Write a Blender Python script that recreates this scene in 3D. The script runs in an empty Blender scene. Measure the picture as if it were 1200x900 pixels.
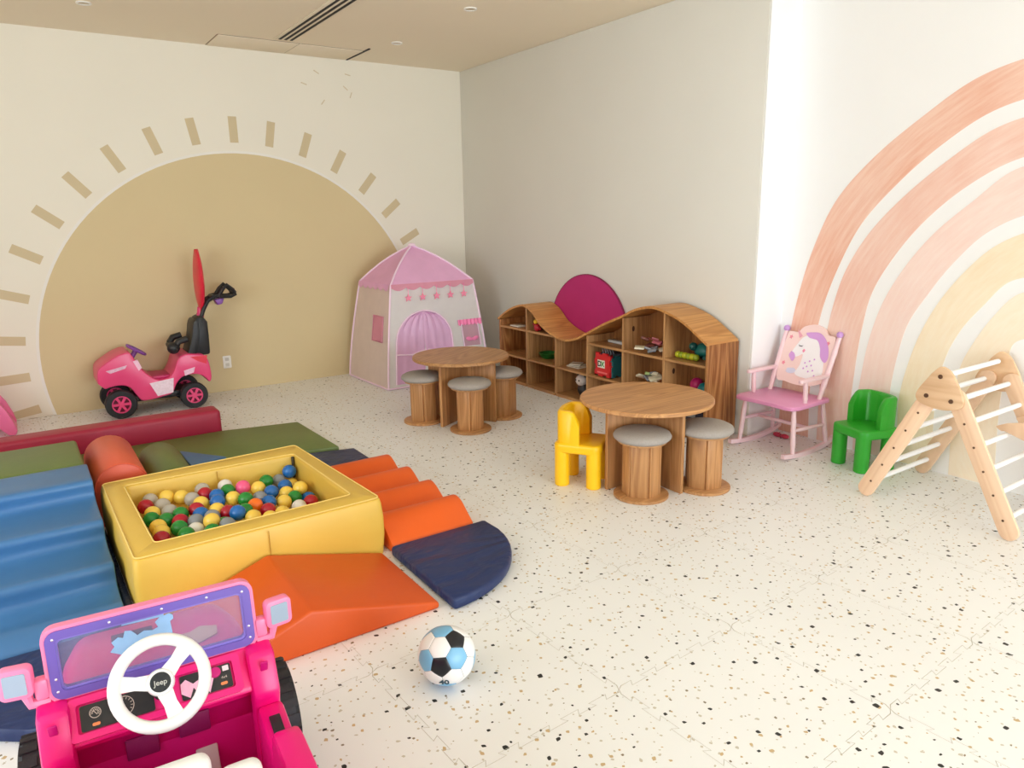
import bpy, bmesh, math, random
from mathutils import Vector, Matrix
random.seed(11)
S = bpy.context.scene
COL = S.collection
PI = math.pi

# ---------------------------------------------------------------- camera
cd = bpy.data.cameras.new('camera'); cam = bpy.data.objects.new('camera', cd); COL.objects.link(cam)
cd.sensor_fit = 'HORIZONTAL'; cd.sensor_width = 36.0; cd.lens = 853.37 / 1200 * 36.0
cd.clip_start = 0.05
R = ((0.82617219, -0.14184859, 0.54526918), (-0.56314487, -0.17778545, 0.80700694), (-0.01753187, -0.97379223, -0.2267627))
cam.matrix_world = Matrix(((R[0][0], -R[0][1], -R[0][2], 0), (R[1][0], -R[1][1], -R[1][2], 0), (R[2][0], -R[2][1], -R[2][2], 1.55), (0, 0, 0, 1)))
S.camera = cam

# ---------------------------------------------------------------- world, daylight, exposure
w = bpy.data.worlds.new('daylight'); S.world = w; w.use_nodes = True
bg = w.node_tree.nodes['Background']; bg.inputs[0].default_value = (0.80, 0.90, 1.0, 1); bg.inputs[1].default_value = 1.2

def area(name, loc, rot, sx, sy, power, col):
    l = bpy.data.lights.new(name, 'AREA'); l.shape = 'RECTANGLE'; l.size = sx; l.size_y = sy
    l.energy = power; l.color = col
    o = bpy.data.objects.new(name, l); COL.objects.link(o); o.location = loc; o.rotation_euler = rot
    return o
# daylight coming through the wide glazed opening in the wall behind the camera, right of it
area('window_daylight', (2.3, -4.75, 1.35), (math.radians(90), 0, 0), 3.9, 2.5, 330, (0.80, 0.91, 1.0))
# added fill light from the left, through an invented opening out of frame
area('side_fill', (-2.75, 1.5, 1.5), (math.radians(90), 0, math.radians(-90)), 3.4, 2.0, 135, (0.90, 0.95, 1.0))

S.view_settings.view_transform = 'Standard'; S.view_settings.look = 'None'
S.view_settings.gamma = 1.0; S.view_settings.use_curve_mapping = False
S.view_settings.exposure = -0.17
S.cycles.use_denoising = True
S.cycles.max_bounces = 14; S.cycles.diffuse_bounces = 8; S.cycles.transparent_max_bounces = 16
S.cycles.caustics_reflective = False; S.cycles.caustics_refractive = False
S.cycles.sample_clamp_indirect = 8

# ---------------------------------------------------------------- materials
def lin(c):
    return tuple(((v / 255) / 12.92 if v / 255 <= 0.04045 else ((v / 255 + 0.055) / 1.055) ** 2.4) for v in c)

def base_mat(name, rough=0.5, spec=0.5, metal=0.0):
    m = bpy.data.materials.new(name); m.use_nodes = True
    nt = m.node_tree; p = nt.nodes['Principled BSDF']
    p.inputs['Roughness'].default_value = rough
    p.inputs['Specular IOR Level'].default_value = spec
    p.inputs['Metallic'].default_value = metal
    return m, nt, p

def N(nt, kind, **kw):
    n = nt.nodes.new(kind)
    for k, v in kw.items():
        setattr(n, k, v)
    return n

def mixc(nt, fac, a, b, blend='MIX'):
    n = nt.nodes.new('ShaderNodeMix'); n.data_type = 'RGBA'; n.blend_type = blend
    for sock, v in ((n.inputs[0], fac), (n.inputs[6], a), (n.inputs[7], b)):
        if hasattr(v, 'is_output'): nt.links.new(v, sock)
        elif isinstance(v, (int, float)): sock.default_value = v
        else: sock.default_value = (*v, 1) if len(v) == 3 else v
    return n.outputs[2]

def mathn(nt, op, a, b=None, c=None):
    n = nt.nodes.new('ShaderNodeMath'); n.operation = op
    for sock, v in zip(n.inputs, (a, b, c)):
        if v is None: continue
        if hasattr(v, 'is_output'): nt.links.new(v, sock)
        else: sock.default_value = v
    return n.outputs[0]

def plain(name, rgb, rough=0.5, spec=0.5, metal=0.0, var=0.07, scale=6.0, bump=0.0, bscale=60.0, coat=0.0, stretch=None, bdet=3, bdist=0.01):
    """one colour with slight procedural mottling and optional fine relief"""
    m, nt, p = base_mat(name, rough, spec, metal)
    c = lin(rgb)
    tc = N(nt, 'ShaderNodeTexCoord')
    no = N(nt, 'ShaderNodeTexNoise'); no.inputs['Scale'].default_value = scale; no.inputs['Detail'].default_value = 4
    nt.links.new(tc.outputs['Object'], no.inputs['Vector'])
    out = mixc(nt, no.outputs['Fac'], tuple(v * (1 - var) for v in c), tuple(min(1, v * (1 + var)) for v in c))
    nt.links.new(out, p.inputs['Base Color'])
    if bump:
        n2 = N(nt, 'ShaderNodeTexNoise'); n2.inputs['Scale'].default_value = bscale; n2.inputs['Detail'].default_value = bdet
        src = tc.outputs['Object']
        if stretch:
            mp = N(nt, 'ShaderNodeMapping'); mp.inputs['Scale'].default_value = stretch; mp.inputs['Rotation'].default_value = (0, 0, 0.35); nt.links.new(src, mp.inputs['Vector']); src = mp.outputs[0]; n2.inputs['Distortion'].default_value = 0.8
        nt.links.new(src, n2.inputs['Vector'])
        b = N(nt, 'ShaderNodeBump'); b.inputs['Strength'].default_value = bump; b.inputs['Distance'].default_value = bdist
        nt.links.new(n2.outputs['Fac'], b.inputs['Height']); nt.links.new(b.outputs['Normal'], p.inputs['Normal'])
    if coat: p.inputs['Coat Weight'].default_value = coat
    return m

def wood(name, light, dark, axis='Z', rough=0.45, ring=26.0, stretch=0.06, coat=0.1, contrast=1.0, knots=False):
    """grain running along an object axis"""
    m, nt, p = base_mat(name, rough, 0.4)
    tc = N(nt, 'ShaderNodeTexCoord'); mp = N(nt, 'ShaderNodeMapping')
    s = [1.0, 1.0, 1.0]; s['XYZ'.index(axis)] = stretch
    mp.inputs['Scale'].default_value = s
    oi = N(nt, 'ShaderNodeObjectInfo')
    add = N(nt, 'ShaderNodeVectorMath', operation='ADD')
    sc = N(nt, 'ShaderNodeVectorMath', operation='SCALE'); sc.inputs[0].default_value = (3.1, 5.3, 2.7)
    nt.links.new(oi.outputs['Random'], sc.inputs['Scale'])
    nt.links.new(tc.outputs['Object'], mp.inputs['Vector'])
    nt.links.new(mp.outputs[0], add.inputs[0]); nt.links.new(sc.outputs[0], add.inputs[1])
    n1 = N(nt, 'ShaderNodeTexNoise'); n1.inputs['Scale'].default_value = ring * 0.35; n1.inputs['Detail'].default_value = 2; n1.inputs['Distortion'].default_value = 0.6
    n2 = N(nt, 'ShaderNodeTexNoise'); n2.inputs['Scale'].default_value = ring * 5; n2.inputs['Detail'].default_value = 5
    nt.links.new(add.outputs[0], n1.inputs['Vector']); nt.links.new(add.outputs[0], n2.inputs['Vector'])
    bands = mathn(nt, 'FRACT', mathn(nt, 'MULTIPLY', n1.outputs['Fac'], 9.0))
    tri = mathn(nt, 'ABSOLUTE', mathn(nt, 'SUBTRACT', bands, 0.5))
    f = mathn(nt, 'ADD', mathn(nt, 'MULTIPLY', tri, 1.1 * contrast), mathn(nt, 'MULTIPLY', n2.outputs['Fac'], 0.55 * contrast))
    f2 = mathn(nt, 'SUBTRACT', f, 0.05)
    nd = nt.nodes.new('ShaderNodeClamp'); nt.links.new(f2, nd.inputs[0])
    col = mixc(nt, nd.outputs[0], lin(light), lin(dark))
    if knots:
        v = N(nt, 'ShaderNodeTexVoronoi'); v.inputs['Scale'].default_value = 6.5
        nt.links.new(add.outputs[0], v.inputs['Vector'])
    hv = mathn(nt, 'MULTIPLY_ADD', oi.outputs['Random'], 0.22, 0.89)
    hs = N(nt, 'ShaderNodeHueSaturation'); nt.links.new(hv, hs.inputs['Value']); nt.links.new(col, hs.inputs['Color'])
    nt.links.new(hs.outputs[0], p.inputs['Base Color'])
    b = N(nt, 'ShaderNodeBump'); b.inputs['Strength'].default_value = 0.06; b.inputs['Distance'].default_value = 0.005
    nt.links.new(n2.outputs['Fac'], b.inputs['Height']); nt.links.new(b.outputs['Normal'], p.inputs['Normal'])
    p.inputs['Coat Weight'].default_value = coat; p.inputs['Coat Roughness'].default_value = 0.35
    return m

def paint_stroke(name, a, b, cx, cz, amount=1.0):
    """wall paint laid on with a brush along concentric arcs about (0, cx, cz)"""
    m, nt, p = base_mat(name, 0.8, 0.15)
    tc = N(nt, 'ShaderNodeTexCoord'); sp = N(nt, 'ShaderNodeSeparateXYZ'); nt.links.new(tc.outputs['Object'], sp.inputs[0])
    dy = mathn(nt, 'SUBTRACT', sp.outputs[1], cx); dz = mathn(nt, 'SUBTRACT', sp.outputs[2], cz)
    r = mathn(nt, 'SQRT', mathn(nt, 'ADD', mathn(nt, 'MULTIPLY', dy, dy), mathn(nt, 'MULTIPLY', dz, dz)))
    th = mathn(nt, 'ARCTAN2', dz, dy)
    cb = N(nt, 'ShaderNodeCombineXYZ'); nt.links.new(mathn(nt, 'MULTIPLY', r, 42.0), cb.inputs[0]); nt.links.new(mathn(nt, 'MULTIPLY', th, 7.0), cb.inputs[1])
    n1 = N(nt, 'ShaderNodeTexNoise'); n1.inputs['Scale'].default_value = 1.0; n1.inputs['Detail'].default_value = 6; n1.inputs['Roughness'].default_value = 0.65
    nt.links.new(cb.outputs[0], n1.inputs['Vector'])
    n2 = N(nt, 'ShaderNodeTexNoise'); n2.inputs['Scale'].default_value = 2.2; nt.links.new(tc.outputs['Object'], n2.inputs['Vector'])
    f = mathn(nt, 'ADD', mathn(nt, 'MULTIPLY', n1.outputs['Fac'], 0.9), mathn(nt, 'MULTIPLY', n2.outputs['Fac'], 0.7))
    mr = N(nt, 'ShaderNodeMapRange'); mr.inputs[1].default_value = 0.55; mr.inputs[2].default_value = 1.05; nt.links.new(f, mr.inputs[0])
    nt.links.new(mixc(nt, mr.outputs[0], lin(a), lin(b)), p.inputs['Base Color'])
    return m

def sheer(name, rgb, alpha=0.75, trans=0.5):
    """thin woven fabric that lets some light and view through"""
    m = bpy.data.materials.new(name); m.use_nodes = True; nt = m.node_tree
    for n in list(nt.nodes):
        if n.type != 'OUTPUT_MATERIAL': nt.nodes.remove(n)
    out = [n for n in nt.nodes if n.type == 'OUTPUT_MATERIAL'][0]
    c = lin(rgb)
    tc = N(nt, 'ShaderNodeTexCoord'); no = N(nt, 'ShaderNodeTexNoise'); no.inputs['Scale'].default_value = 9; no.inputs['Detail'].default_value = 3
    nt.links.new(tc.outputs['Object'], no.inputs['Vector'])
    cc = mixc(nt, no.outputs['Fac'], tuple(v * 0.92 for v in c), tuple(min(1, v * 1.06) for v in c))
    d = N(nt, 'ShaderNodeBsdfDiffuse'); t = N(nt, 'ShaderNodeBsdfTranslucent'); x = N(nt, 'ShaderNodeBsdfTransparent')
    gl = N(nt, 'ShaderNodeBsdfGlossy'); gl.inputs['Roughness'].default_value = 0.4
    nt.links.new(cc, d.inputs[0]); nt.links.new(cc, t.inputs[0])
    m1 = N(nt, 'ShaderNodeMixShader'); m1.inputs[0].default_value = trans; nt.links.new(d.outputs[0], m1.inputs[1]); nt.links.new(t.outputs[0], m1.inputs[2])
    m3 = N(nt, 'ShaderNodeMixShader'); m3.inputs[0].default_value = 0.05; nt.links.new(m1.outputs[0], m3.inputs[1]); nt.links.new(gl.outputs[0], m3.inputs[2])
    m2 = N(nt, 'ShaderNodeMixShader'); m2.inputs[0].default_value = alpha; nt.links.new(x.outputs[0], m2.inputs[1]); nt.links.new(m3.outputs[0], m2.inputs[2])
    b = N(nt, 'ShaderNodeBump'); b.inputs['Strength'].default_value = 0.25; b.inputs['Distance'].default_value = 0.02
    nt.links.new(no.outputs['Fac'], b.inputs['Height']); nt.links.new(b.outputs['Normal'], d.inputs['Normal'])
    nt.links.new(m2.outputs[0], out.inputs[0])
    return m

def terrazzo(name):
    m, nt, p = base_mat(name, 0.38, 0.35)
    ge = N(nt, 'ShaderNodeNewGeometry')
    wv = N(nt, 'ShaderNodeTexNoise'); wv.inputs['Scale'].default_value = 28; wv.inputs['Detail'].default_value = 2
    nt.links.new(ge.outputs['Position'], wv.inputs['Vector'])
    off = N(nt, 'ShaderNodeVectorMath', operation='MULTIPLY_ADD'); off.inputs[1].default_value = (0.02, 0.02, 0); 
    nt.links.new(wv.outputs['Color'], off.inputs[0]); nt.links.new(ge.outputs['Position'], off.inputs[2])
    big = N(nt, 'ShaderNodeTexNoise'); big.inputs['Scale'].default_value = 1.1; nt.links.new(ge.outputs['Position'], big.inputs['Vector'])
    col = mixc(nt, big.outputs['Fac'], lin((229, 231, 232)), lin((239, 241, 243)))
    def chips(scale, size, keep, colour, shift, col):
        mp = N(nt, 'ShaderNodeMapping'); mp.inputs['Location'].default_value = shift; mp.inputs['Rotation'].default_value = (0, 0, shift[0])
        nt.links.new(off.outputs[0], mp.inputs['Vector'])
        v = N(nt, 'ShaderNodeTexVoronoi'); v.voronoi_dimensions = '2D'; v.distance = 'MINKOWSKI'; v.inputs['Exponent'].default_value = 1.3
        v.inputs['Scale'].default_value = scale; nt.links.new(mp.outputs[0], v.inputs['Vector'])
        sp = N(nt, 'ShaderNodeSeparateColor'); nt.links.new(v.outputs['Color'], sp.inputs[0])
        rad = mathn(nt, 'MULTIPLY', mathn(nt, 'MULTIPLY_ADD', sp.outputs[1], 0.75, 0.3), size * scale)
        inside = mathn(nt, 'LESS_THAN', v.outputs['Distance'], rad)
        k = mathn(nt, 'MULTIPLY', inside, mathn(nt, 'LESS_THAN', sp.outputs[0], keep))
        return mixc(nt, k, col, lin(colour))
    col = chips(26, 0.0060, 0.55, (196, 190, 176), (0.3, 0.7, 0), col)
    col = chips(20, 0.0078, 0.40, (196, 170, 128), (1.3, 0.2, 0), col)
    col = chips(19, 0.0056, 0.22, (132, 120, 100), (2.3, 1.2, 0), col)
    col = chips(14, 0.0098, 0.36, (34, 36, 36), (0.9, 2.2, 0), col)
    nt.links.new(col, p.inputs['Base Color'])
    rr = N(nt, 'ShaderNodeMapRange'); rr.inputs[3].default_value = 0.3; rr.inputs[4].default_value = 0.5
    nt.links.new(big.outputs['Fac'], rr.inputs[0]); nt.links.new(rr.outputs[0], p.inputs['Roughness'])
    return m

def glassy(name, rgb, alpha):
    m, nt, p = base_mat(name, 0.08, 0.5)
    p.inputs['Base Color'].default_value = (*lin(rgb), 1); p.inputs['Alpha'].default_value = alpha
    return m

# ---------------------------------------------------------------- mesh builder
class B:
    def __init__(self): self.bm = bmesh.new()
    def _merge(self, t, mi=0, bev=0, seg=2, xf=None, ang=35):
        if bev:
            es = [e for e in t.edges if len(e.link_faces) == 2 and e.calc_face_angle(0) > math.radians(ang)]
            bmesh.ops.bevel(t, geom=es, offset=bev, segments=seg, profile=0.5, affect='EDGES', clamp_overlap=True)
        if xf is not None: bmesh.ops.transform(t, matrix=xf, verts=t.verts)
        for f in t.faces: f.material_index = mi
        me = bpy.data.meshes.new('tmp'); t.to_mesh(me); t.free(); self.bm.from_mesh(me); bpy.data.meshes.remove(me)
        return self
    def box(self, c, s, bev=0, seg=2, rot=None, mi=0):
        t = bmesh.new(); bmesh.ops.create_cube(t, size=1.0)
        bmesh.ops.scale(t, vec=s, verts=t.verts)
        M = Matrix.Translation(c)
        if rot is not None: M = M @ Matrix.Rotation(rot[2], 4, 'Z') @ Matrix.Rotation(rot[1], 4, 'Y') @ Matrix.Rotation(rot[0], 4, 'X')
        return self._merge(t, mi, bev, seg, M)
    def hexa(self, lo, hi, bev=0, seg=2, mi=0):
        """solid between two quads (four points each, same order)"""
        t = bmesh.new(); a = [t.verts.new(p) for p in lo]; b = [t.verts.new(p) for p in hi]
        n = len(a)
        t.faces.new(a[::-1]); t.faces.new(b)
        for i in range(n): t.faces.new((a[i], a[(i + 1) % n], b[(i + 1) % n], b[i]))
        bmesh.ops.recalc_face_normals(t, faces=t.faces)
        return self._merge(t, mi, bev, seg)
    def prism(self, poly, plane, lo, hi, bev=0, seg=2, mi=0, ang=35):
        """extrude a 2D outline; plane 'XY','XZ','YZ' (remaining axis runs lo..hi)"""
        def P(a, b, d): return {'XY': (a, b, d), 'XZ': (a, d, b), 'YZ': (d, a, b)}[plane]
        t = bmesh.new(); a = [t.verts.new(P(x, y, lo)) for x, y in poly]; b = [t.verts.new(P(x, y, hi)) for x, y in poly]
        n = len(a); t.faces.new(a[::-1]); t.faces.new(b)
        for i in range(n): t.faces.new((a[i], a[(i + 1) % n], b[(i + 1) % n], b[i]))
        bmesh.ops.recalc_face_normals(t, faces=t.faces)
        return self._merge(t, mi, bev, seg, None, ang)
    def rings(self, rs, closed_ring=True, cap=True, closed=False, mi=0):
        t = bmesh.new(); V = [[t.verts.new(p) for p in r] for r in rs]; n = len(rs[0])
        m = len(V)
        for i in range(m if closed else m - 1):
            A, C = V[i], V[(i + 1) % m]
            for j in range(n if closed_ring else n - 1):
                k = (j + 1) % n
                try: t.faces.new((A[j], A[k], C[k], C[j]))
                except ValueError: pass
        if cap and not closed and closed_ring:
            t.faces.new(V[0][::-1]); t.faces.new(V[-1])
        bmesh.ops.remove_doubles(t, verts=t.verts, dist=1e-6)
        bmesh.ops.recalc_face_normals(t, faces=t.faces)
        return self._merge(t, mi)
    def tube(self, pts, r, n=10, closed=False, cap=True, mi=0, flat=1.0, up=None):
        pts = [Vector(p) for p in pts]; m = len(pts)
        rr = r if isinstance(r, (list, tuple)) else [r] * m
        rs = []; nrm = None
        for i in range(m):
            if closed: d = pts[(i + 1) % m] - pts[i - 1]
            else: d = pts[min(i + 1, m - 1)] - pts[max(i - 1, 0)]
            d.normalize()
            if nrm is None:
                u = Vector(up) if up else (Vector((0, 0, 1)) if abs(d.z) < 0.9 else Vector((1, 0, 0)))
                nrm = (u - d * u.dot(d)).normalized()
            else: nrm = (nrm - d * nrm.dot(d)).normalized()
            bn = d.cross(nrm)
            rs.append([pts[i] + nrm * (math.cos(2 * PI * k / n) * rr[i] * flat) + bn * (math.sin(2 * PI * k / n) * rr[i]) for k in range(n)])
        return self.rings(rs, cap=cap, closed=closed, mi=mi)
    def cyl(self, a, b, r, r2=None, n=18, mi=0, bev=0):
        a = Vector(a); b = Vector(b); L = (b - a).length
        t = bmesh.new(); bmesh.ops.create_cone(t, cap_ends=True, segments=n, radius1=r, radius2=r if r2 is None else r2, depth=L)
        q = (b - a).to_track_quat('Z', 'Y').to_matrix().to_4x4()
        return self._merge(t, mi, bev, 2, Matrix.Translation((a + b) / 2) @ q, 50)
    def sph(self, c, r, u=16, v=10, mi=0, rot=None):
        t = bmesh.new(); bmesh.ops.create_uvsphere(t, u_segments=u, v_segments=v, radius=1.0)
        s = r if isinstance(r, (tuple, list)) else (r, r, r)
        M = Matrix.Translation(c)
        if rot is not None: M = M @ Matrix.Rotation(rot[2], 4, 'Z') @ Matrix.Rotation(rot[1], 4, 'Y') @ Matrix.Rotation(rot[0], 4, 'X')
        return self._merge(t, mi, 0, 2, M @ Matrix.Diagonal((*s, 1)))
    def lathe(self, prof, c=(0, 0, 0), n=28, mi=0, loop=False):
        rs = [[(c[0] + r * math.cos(2 * PI * k / n), c[1] + r * math.sin(2 * PI * k / n), c[2] + z) for k in range(n)] for r, z in prof]
        return self.rings(rs, mi=mi, closed=loop)
    def sheet(self, rows, thick=0.0, mi=0):
        t = bmesh.new(); V = [[t.verts.new(p) for p in r] for r in rows]
        for i in range(len(V) - 1):
            for j in range(len(V[0]) - 1):
                t.faces.new((V[i][j], V[i][j + 1], V[i + 1][j + 1], V[i + 1][j]))
        bmesh.ops.recalc_face_normals(t, faces=t.faces)
        if thick: bmesh.ops.solidify(t, geom=t.faces[:], thickness=thick)
        return self._merge(t, mi)
    def build(self, name, mats, parent=None, loc=(0, 0, 0), rot=(0, 0, 0), smooth=38):
        me = bpy.data.meshes.new(name); self.bm.to_mesh(me); self.bm.free()
        for m in (mats if isinstance(mats, (list, tuple)) else [mats]): me.materials.append(m)
        if smooth:
            me.shade_smooth(); me.set_sharp_from_angle(angle=math.radians(smooth))
        return link(name, me, parent, loc, rot)

def link(name, me, parent=None, loc=(0, 0, 0), rot=(0, 0, 0)):
    o = bpy.data.objects.new(name, me); COL.objects.link(o); o.location = loc; o.rotation_euler = rot
    if parent is not None: o.parent = parent
    return o

def tag(o, label, cat, group=None):
    o['label'] = label; o['category'] = cat
    if group: o['group'] = group
    return o

def thing(name, label, cat, loc=(0, 0, 0), rz=0.0, group=None):
    o = bpy.data.objects.new(name, None); COL.objects.link(o); o.empty_display_size = 0.1
    o.location = loc; o.rotation_euler = (0, 0, rz)
    return tag(o, label, cat, group)

def copy_thing(root, loc, rz, label, group=None):
    c = root.copy(); COL.objects.link(c); c.location = loc; c.rotation_euler = (0, 0, rz); c['label'] = label
    if group: c['group'] = group
    for ch in list(root.children):
        d = ch.copy(); COL.objects.link(d); d.parent = c
        for g in list(ch.children):
            e = g.copy(); COL.objects.link(e); e.parent = d
    return c

def struct(o): o['kind'] = 'structure'; return o

def text_mesh(name, body, size, mat, parent, loc, rot, extrude=0.0006, bold=0.0):
    cu = bpy.data.curves.new(name, 'FONT'); cu.body = body; cu.size = size; cu.align_x = 'CENTER'; cu.align_y = 'CENTER'; cu.extrude = extrude; cu.offset = bold; cu.resolution_u = 3
    tmp = bpy.data.objects.new(name + '_tmp', cu); COL.objects.link(tmp)
    me = bpy.data.meshes.new_from_object(tmp.evaluated_get(bpy.context.evaluated_depsgraph_get()))
    bpy.data.objects.remove(tmp); bpy.data.curves.remove(cu)
    me.materials.clear(); me.materials.append(mat)
    return link(name, me, parent, loc, rot)

def catmull(pts, n=6):
    out = []; P = [Vector(p) for p in pts]; P = [2 * P[0] - P[1]] + P + [2 * P[-1] - P[-2]]
    for i in range(1, len(P) - 2):
        for k in range(n):
            t = k / n; a, b, c, d = P[i - 1:i + 3]
            out.append(0.5 * ((2 * b) + (c - a) * t + (2 * a - 5 * b + 4 * c - d) * t * t + (3 * b - a - 3 * c + d) * t ** 3))
    out.append(P[-2]); return out

def arc(cx, cy, r, a0, a1, n):
    return [(cx + r * math.cos(a0 + (a1 - a0) * i / n), cy + r * math.sin(a0 + (a1 - a0) * i / n)) for i in range(n + 1)]

def round_rect(w, h, r, n=4, cx=0, cy=0):
    p = []
    for sx, sy, a in ((1, 1, 0), (-1, 1, PI / 2), (-1, -1, PI), (1, -1, 1.5 * PI)):
        p += arc(cx + sx * (w / 2 - r), cy + sy * (h / 2 - r), r, a, a + PI / 2, n)
    return p

def ring_prism(b, outer, inner, plane, lo, hi, mi=0):
    """frame: outline outer with hole inner (same point count)"""
    def P(q, d): return {'XY': (q[0], q[1], d), 'XZ': (q[0], d, q[1]), 'YZ': (d, q[0], q[1])}[plane]
    t = bmesh.new(); n = len(outer)
    O0 = [t.verts.new(P(q, lo)) for q in outer]; O1 = [t.verts.new(P(q, hi)) for q in outer]
    I0 = [t.verts.new(P(q, lo)) for q in inner]; I1 = [t.verts.new(P(q, hi)) for q in inner]
    for i in range(n):
        j = (i + 1) % n
        t.faces.new((O0[i], O0[j], O1[j], O1[i])); t.faces.new((I0[j], I0[i], I1[i], I1[j]))
        t.faces.new((O1[i], O1[j], I1[j], I1[i])); t.faces.new((O0[j], O0[i], I0[i], I0[j]))
    bmesh.ops.recalc_face_normals(t, faces=t.faces)
    return b._merge(t, mi)

# ================================================================= SETTING
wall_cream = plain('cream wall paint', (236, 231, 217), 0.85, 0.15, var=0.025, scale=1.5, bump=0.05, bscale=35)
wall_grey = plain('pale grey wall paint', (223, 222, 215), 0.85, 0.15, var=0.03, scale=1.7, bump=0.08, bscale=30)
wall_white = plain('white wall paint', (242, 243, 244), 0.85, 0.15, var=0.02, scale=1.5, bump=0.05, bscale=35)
ceil_m = plain('ceiling paint', (236, 225, 203), 0.9, 0.1, var=0.02, scale=1.2)
sun_m = plain('sand wall paint', (214, 196, 156), 0.85, 0.15, var=0.035, scale=1.6, bump=0.05, bscale=35)
dark_m = plain('dark slot', (22, 22, 22), 0.7)
white_pl = plain('white plastic', (238, 236, 230), 0.4, var=0.02)
terr = terrazzo('speckled foam tile')
joint_m = plain('dirty tile joint', (200, 196, 186), 0.8, 0.2, var=0.1, scale=20)

YB = 6.942; XR = 4.106; XA = 4.41; YS = 3.15; H = 2.993; YF = -4.6; XL = -2.6
fl = struct(B().box((1.0, 1.3, -0.045), (8.2, 12.6, 0.06)).build('floor', joint_m))
# interlocking foam tiles: one shared mesh
P_ = 0.603; TH = 0.0105; NT = 10
def tooth_edge(n=NT):
    """offset profile along one edge from 0..1, matching when repeated"""
    out = [(0.0, 0.0)]
    st = 1.0 / n
    for i in range(n):
        a = i * st; s = 1 if i % 2 == 0 else -1
        d = st * 0.12
        out += [(a + (d if i else st * 0.35), s * TH) if i == 0 else (a - d, s * TH)]
        out += [(a + st + (d if i < n - 1 else -st * 0.35), s * TH)]
    # remove the doubled zero crossing; dovetail comes from the -d / +d overlap
    out.append((1.0, 0.0)); return out
E_ = tooth_edge()
poly = [(t * P_, o) for t, o in E_[:-1]] + [(P_ + o, t * P_) for t, o in E_[:-1]]
poly += [((1 - 0) * P_ * t, P_ + o) for t, o in E_[:0:-1]] + [(o, t * P_) for t, o in E_[:0:-1]]
def tile_mesh():
    t = bmesh.new(); vs = [t.verts.new((x, y, 0)) for x, y in poly]; f = t.faces.new(vs)
    f.normal_update()
    if f.normal.z < 0: f.normal_flip()
    bmesh.ops.inset_individual(t, faces=[f], thickness=0.0016, depth=0.0)
    for v in t.verts:
        if v.index < 0: pass
    rim = [v for v in t.verts if any(len(e.link_faces) == 1 for e in v.link_edges)]
    for v in rim: v.co.z = -0.0022
    low = [e for e in t.edges if len(e.link_faces) == 1]
    ex = bmesh.ops.extrude_edge_only(t, edges=low)
    for g in ex['geom']:
        if isinstance(g, bmesh.types.BMVert): g.co.z = -0.0145
    top = max(t.faces, key=lambda q: len(q.verts))
    for q in t.faces: q.material_index = 0 if q is top else 1
    me = bpy.data.meshes.new('floor_tile'); t.to_mesh(me); t.free(); me.materials.append(terr); me.materials.append(joint_m)
    return me
tm = tile_mesh(); ROT = math.radians(2.8)
for i in range(-7, 4):
    for j in range(-7, 10):
        ox, oy = i * P_, j * P_
        x = 2.077 + ox * math.cos(ROT) - oy * math.sin(ROT); y = 1.608 + ox * math.sin(ROT) + oy * math.cos(ROT)
        xc, yc = x + P_ / 2, y + P_ / 2
        if not (-2.3 < xc < 4.62 and -1.3 < yc < 7.15) or (xc > 4.4 and yc > 3.6): continue
        link('floor_tile', tm, fl, (x, y, 0), (0, 0, ROT))

wb = struct(B().box(((XL + XR) / 2 - 0.0, YB + 0.1, H / 2), (XR - XL + 0.6, 0.2, H)).build('wall_back', wall_cream))
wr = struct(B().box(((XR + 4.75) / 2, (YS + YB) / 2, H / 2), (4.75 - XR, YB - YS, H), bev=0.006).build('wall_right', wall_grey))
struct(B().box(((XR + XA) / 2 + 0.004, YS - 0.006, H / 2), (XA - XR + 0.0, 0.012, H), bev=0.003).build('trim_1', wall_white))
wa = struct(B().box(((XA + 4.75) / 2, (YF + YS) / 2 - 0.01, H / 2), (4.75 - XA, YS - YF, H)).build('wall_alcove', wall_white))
# left wall with an opening invented for the fill light, front wall (behind the camera) with a wide glazed opening
b = B()
b.box((XL - 0.1, (3.2 + YB) / 2, H / 2), (0.2, YB - 3.2, H)); b.box((XL - 0.1, (YF - 0.2 - 0.2) / 2, H / 2), (0.2, -0.2 - YF + 0.2, H))
b.box((XL - 0.1, 1.5, 0.25), (0.2, 3.4, 0.5)); b.box((XL - 0.1, 1.5, 2.75), (0.2, 3.4, H - 2.5))
struct(b.build('wall_left', wall_cream))
b = B(); b.box(((XL + 0.35) / 2, YF - 0.1, H / 2), (0.35 - XL, 0.2, H)); b.box((2.3, YF - 0.1, 2.8), (3.9, 0.2, 0.386)); b.box((4.5, YF - 0.1, H / 2), (0.5, 0.2, H))
struct(b.build('wall_front', wall_cream))
b = B()
for x in (0.37, 1.66, 2.96, 4.23): b.box((x, YF - 0.1, 1.3), (0.05, 0.06, 2.6))
for z in (0.03, 2.58): b.box((2.3, YF - 0.1, z), (3.9, 0.06, 0.05))
struct(b.build('window_1', white_pl))
b = B()
for y in (-0.18, 1.5, 3.18): b.box((XL - 0.1, y, 1.5), (0.06, 0.05, 2.0))
for z in (0.53, 2.47): b.box((XL - 0.1, 1.5, z), (0.06, 3.4, 0.05))
struct(b.build('fill_opening_frame', white_pl))  # frame of the unseen opening added for the side fill
ce = struct(B().box(((XL + 4.75) / 2, (YF + YB) / 2, H + 0.05), (4.75 - XL + 0.2, YB - YF + 0.4, 0.1)).build('ceiling', ceil_m))
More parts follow.
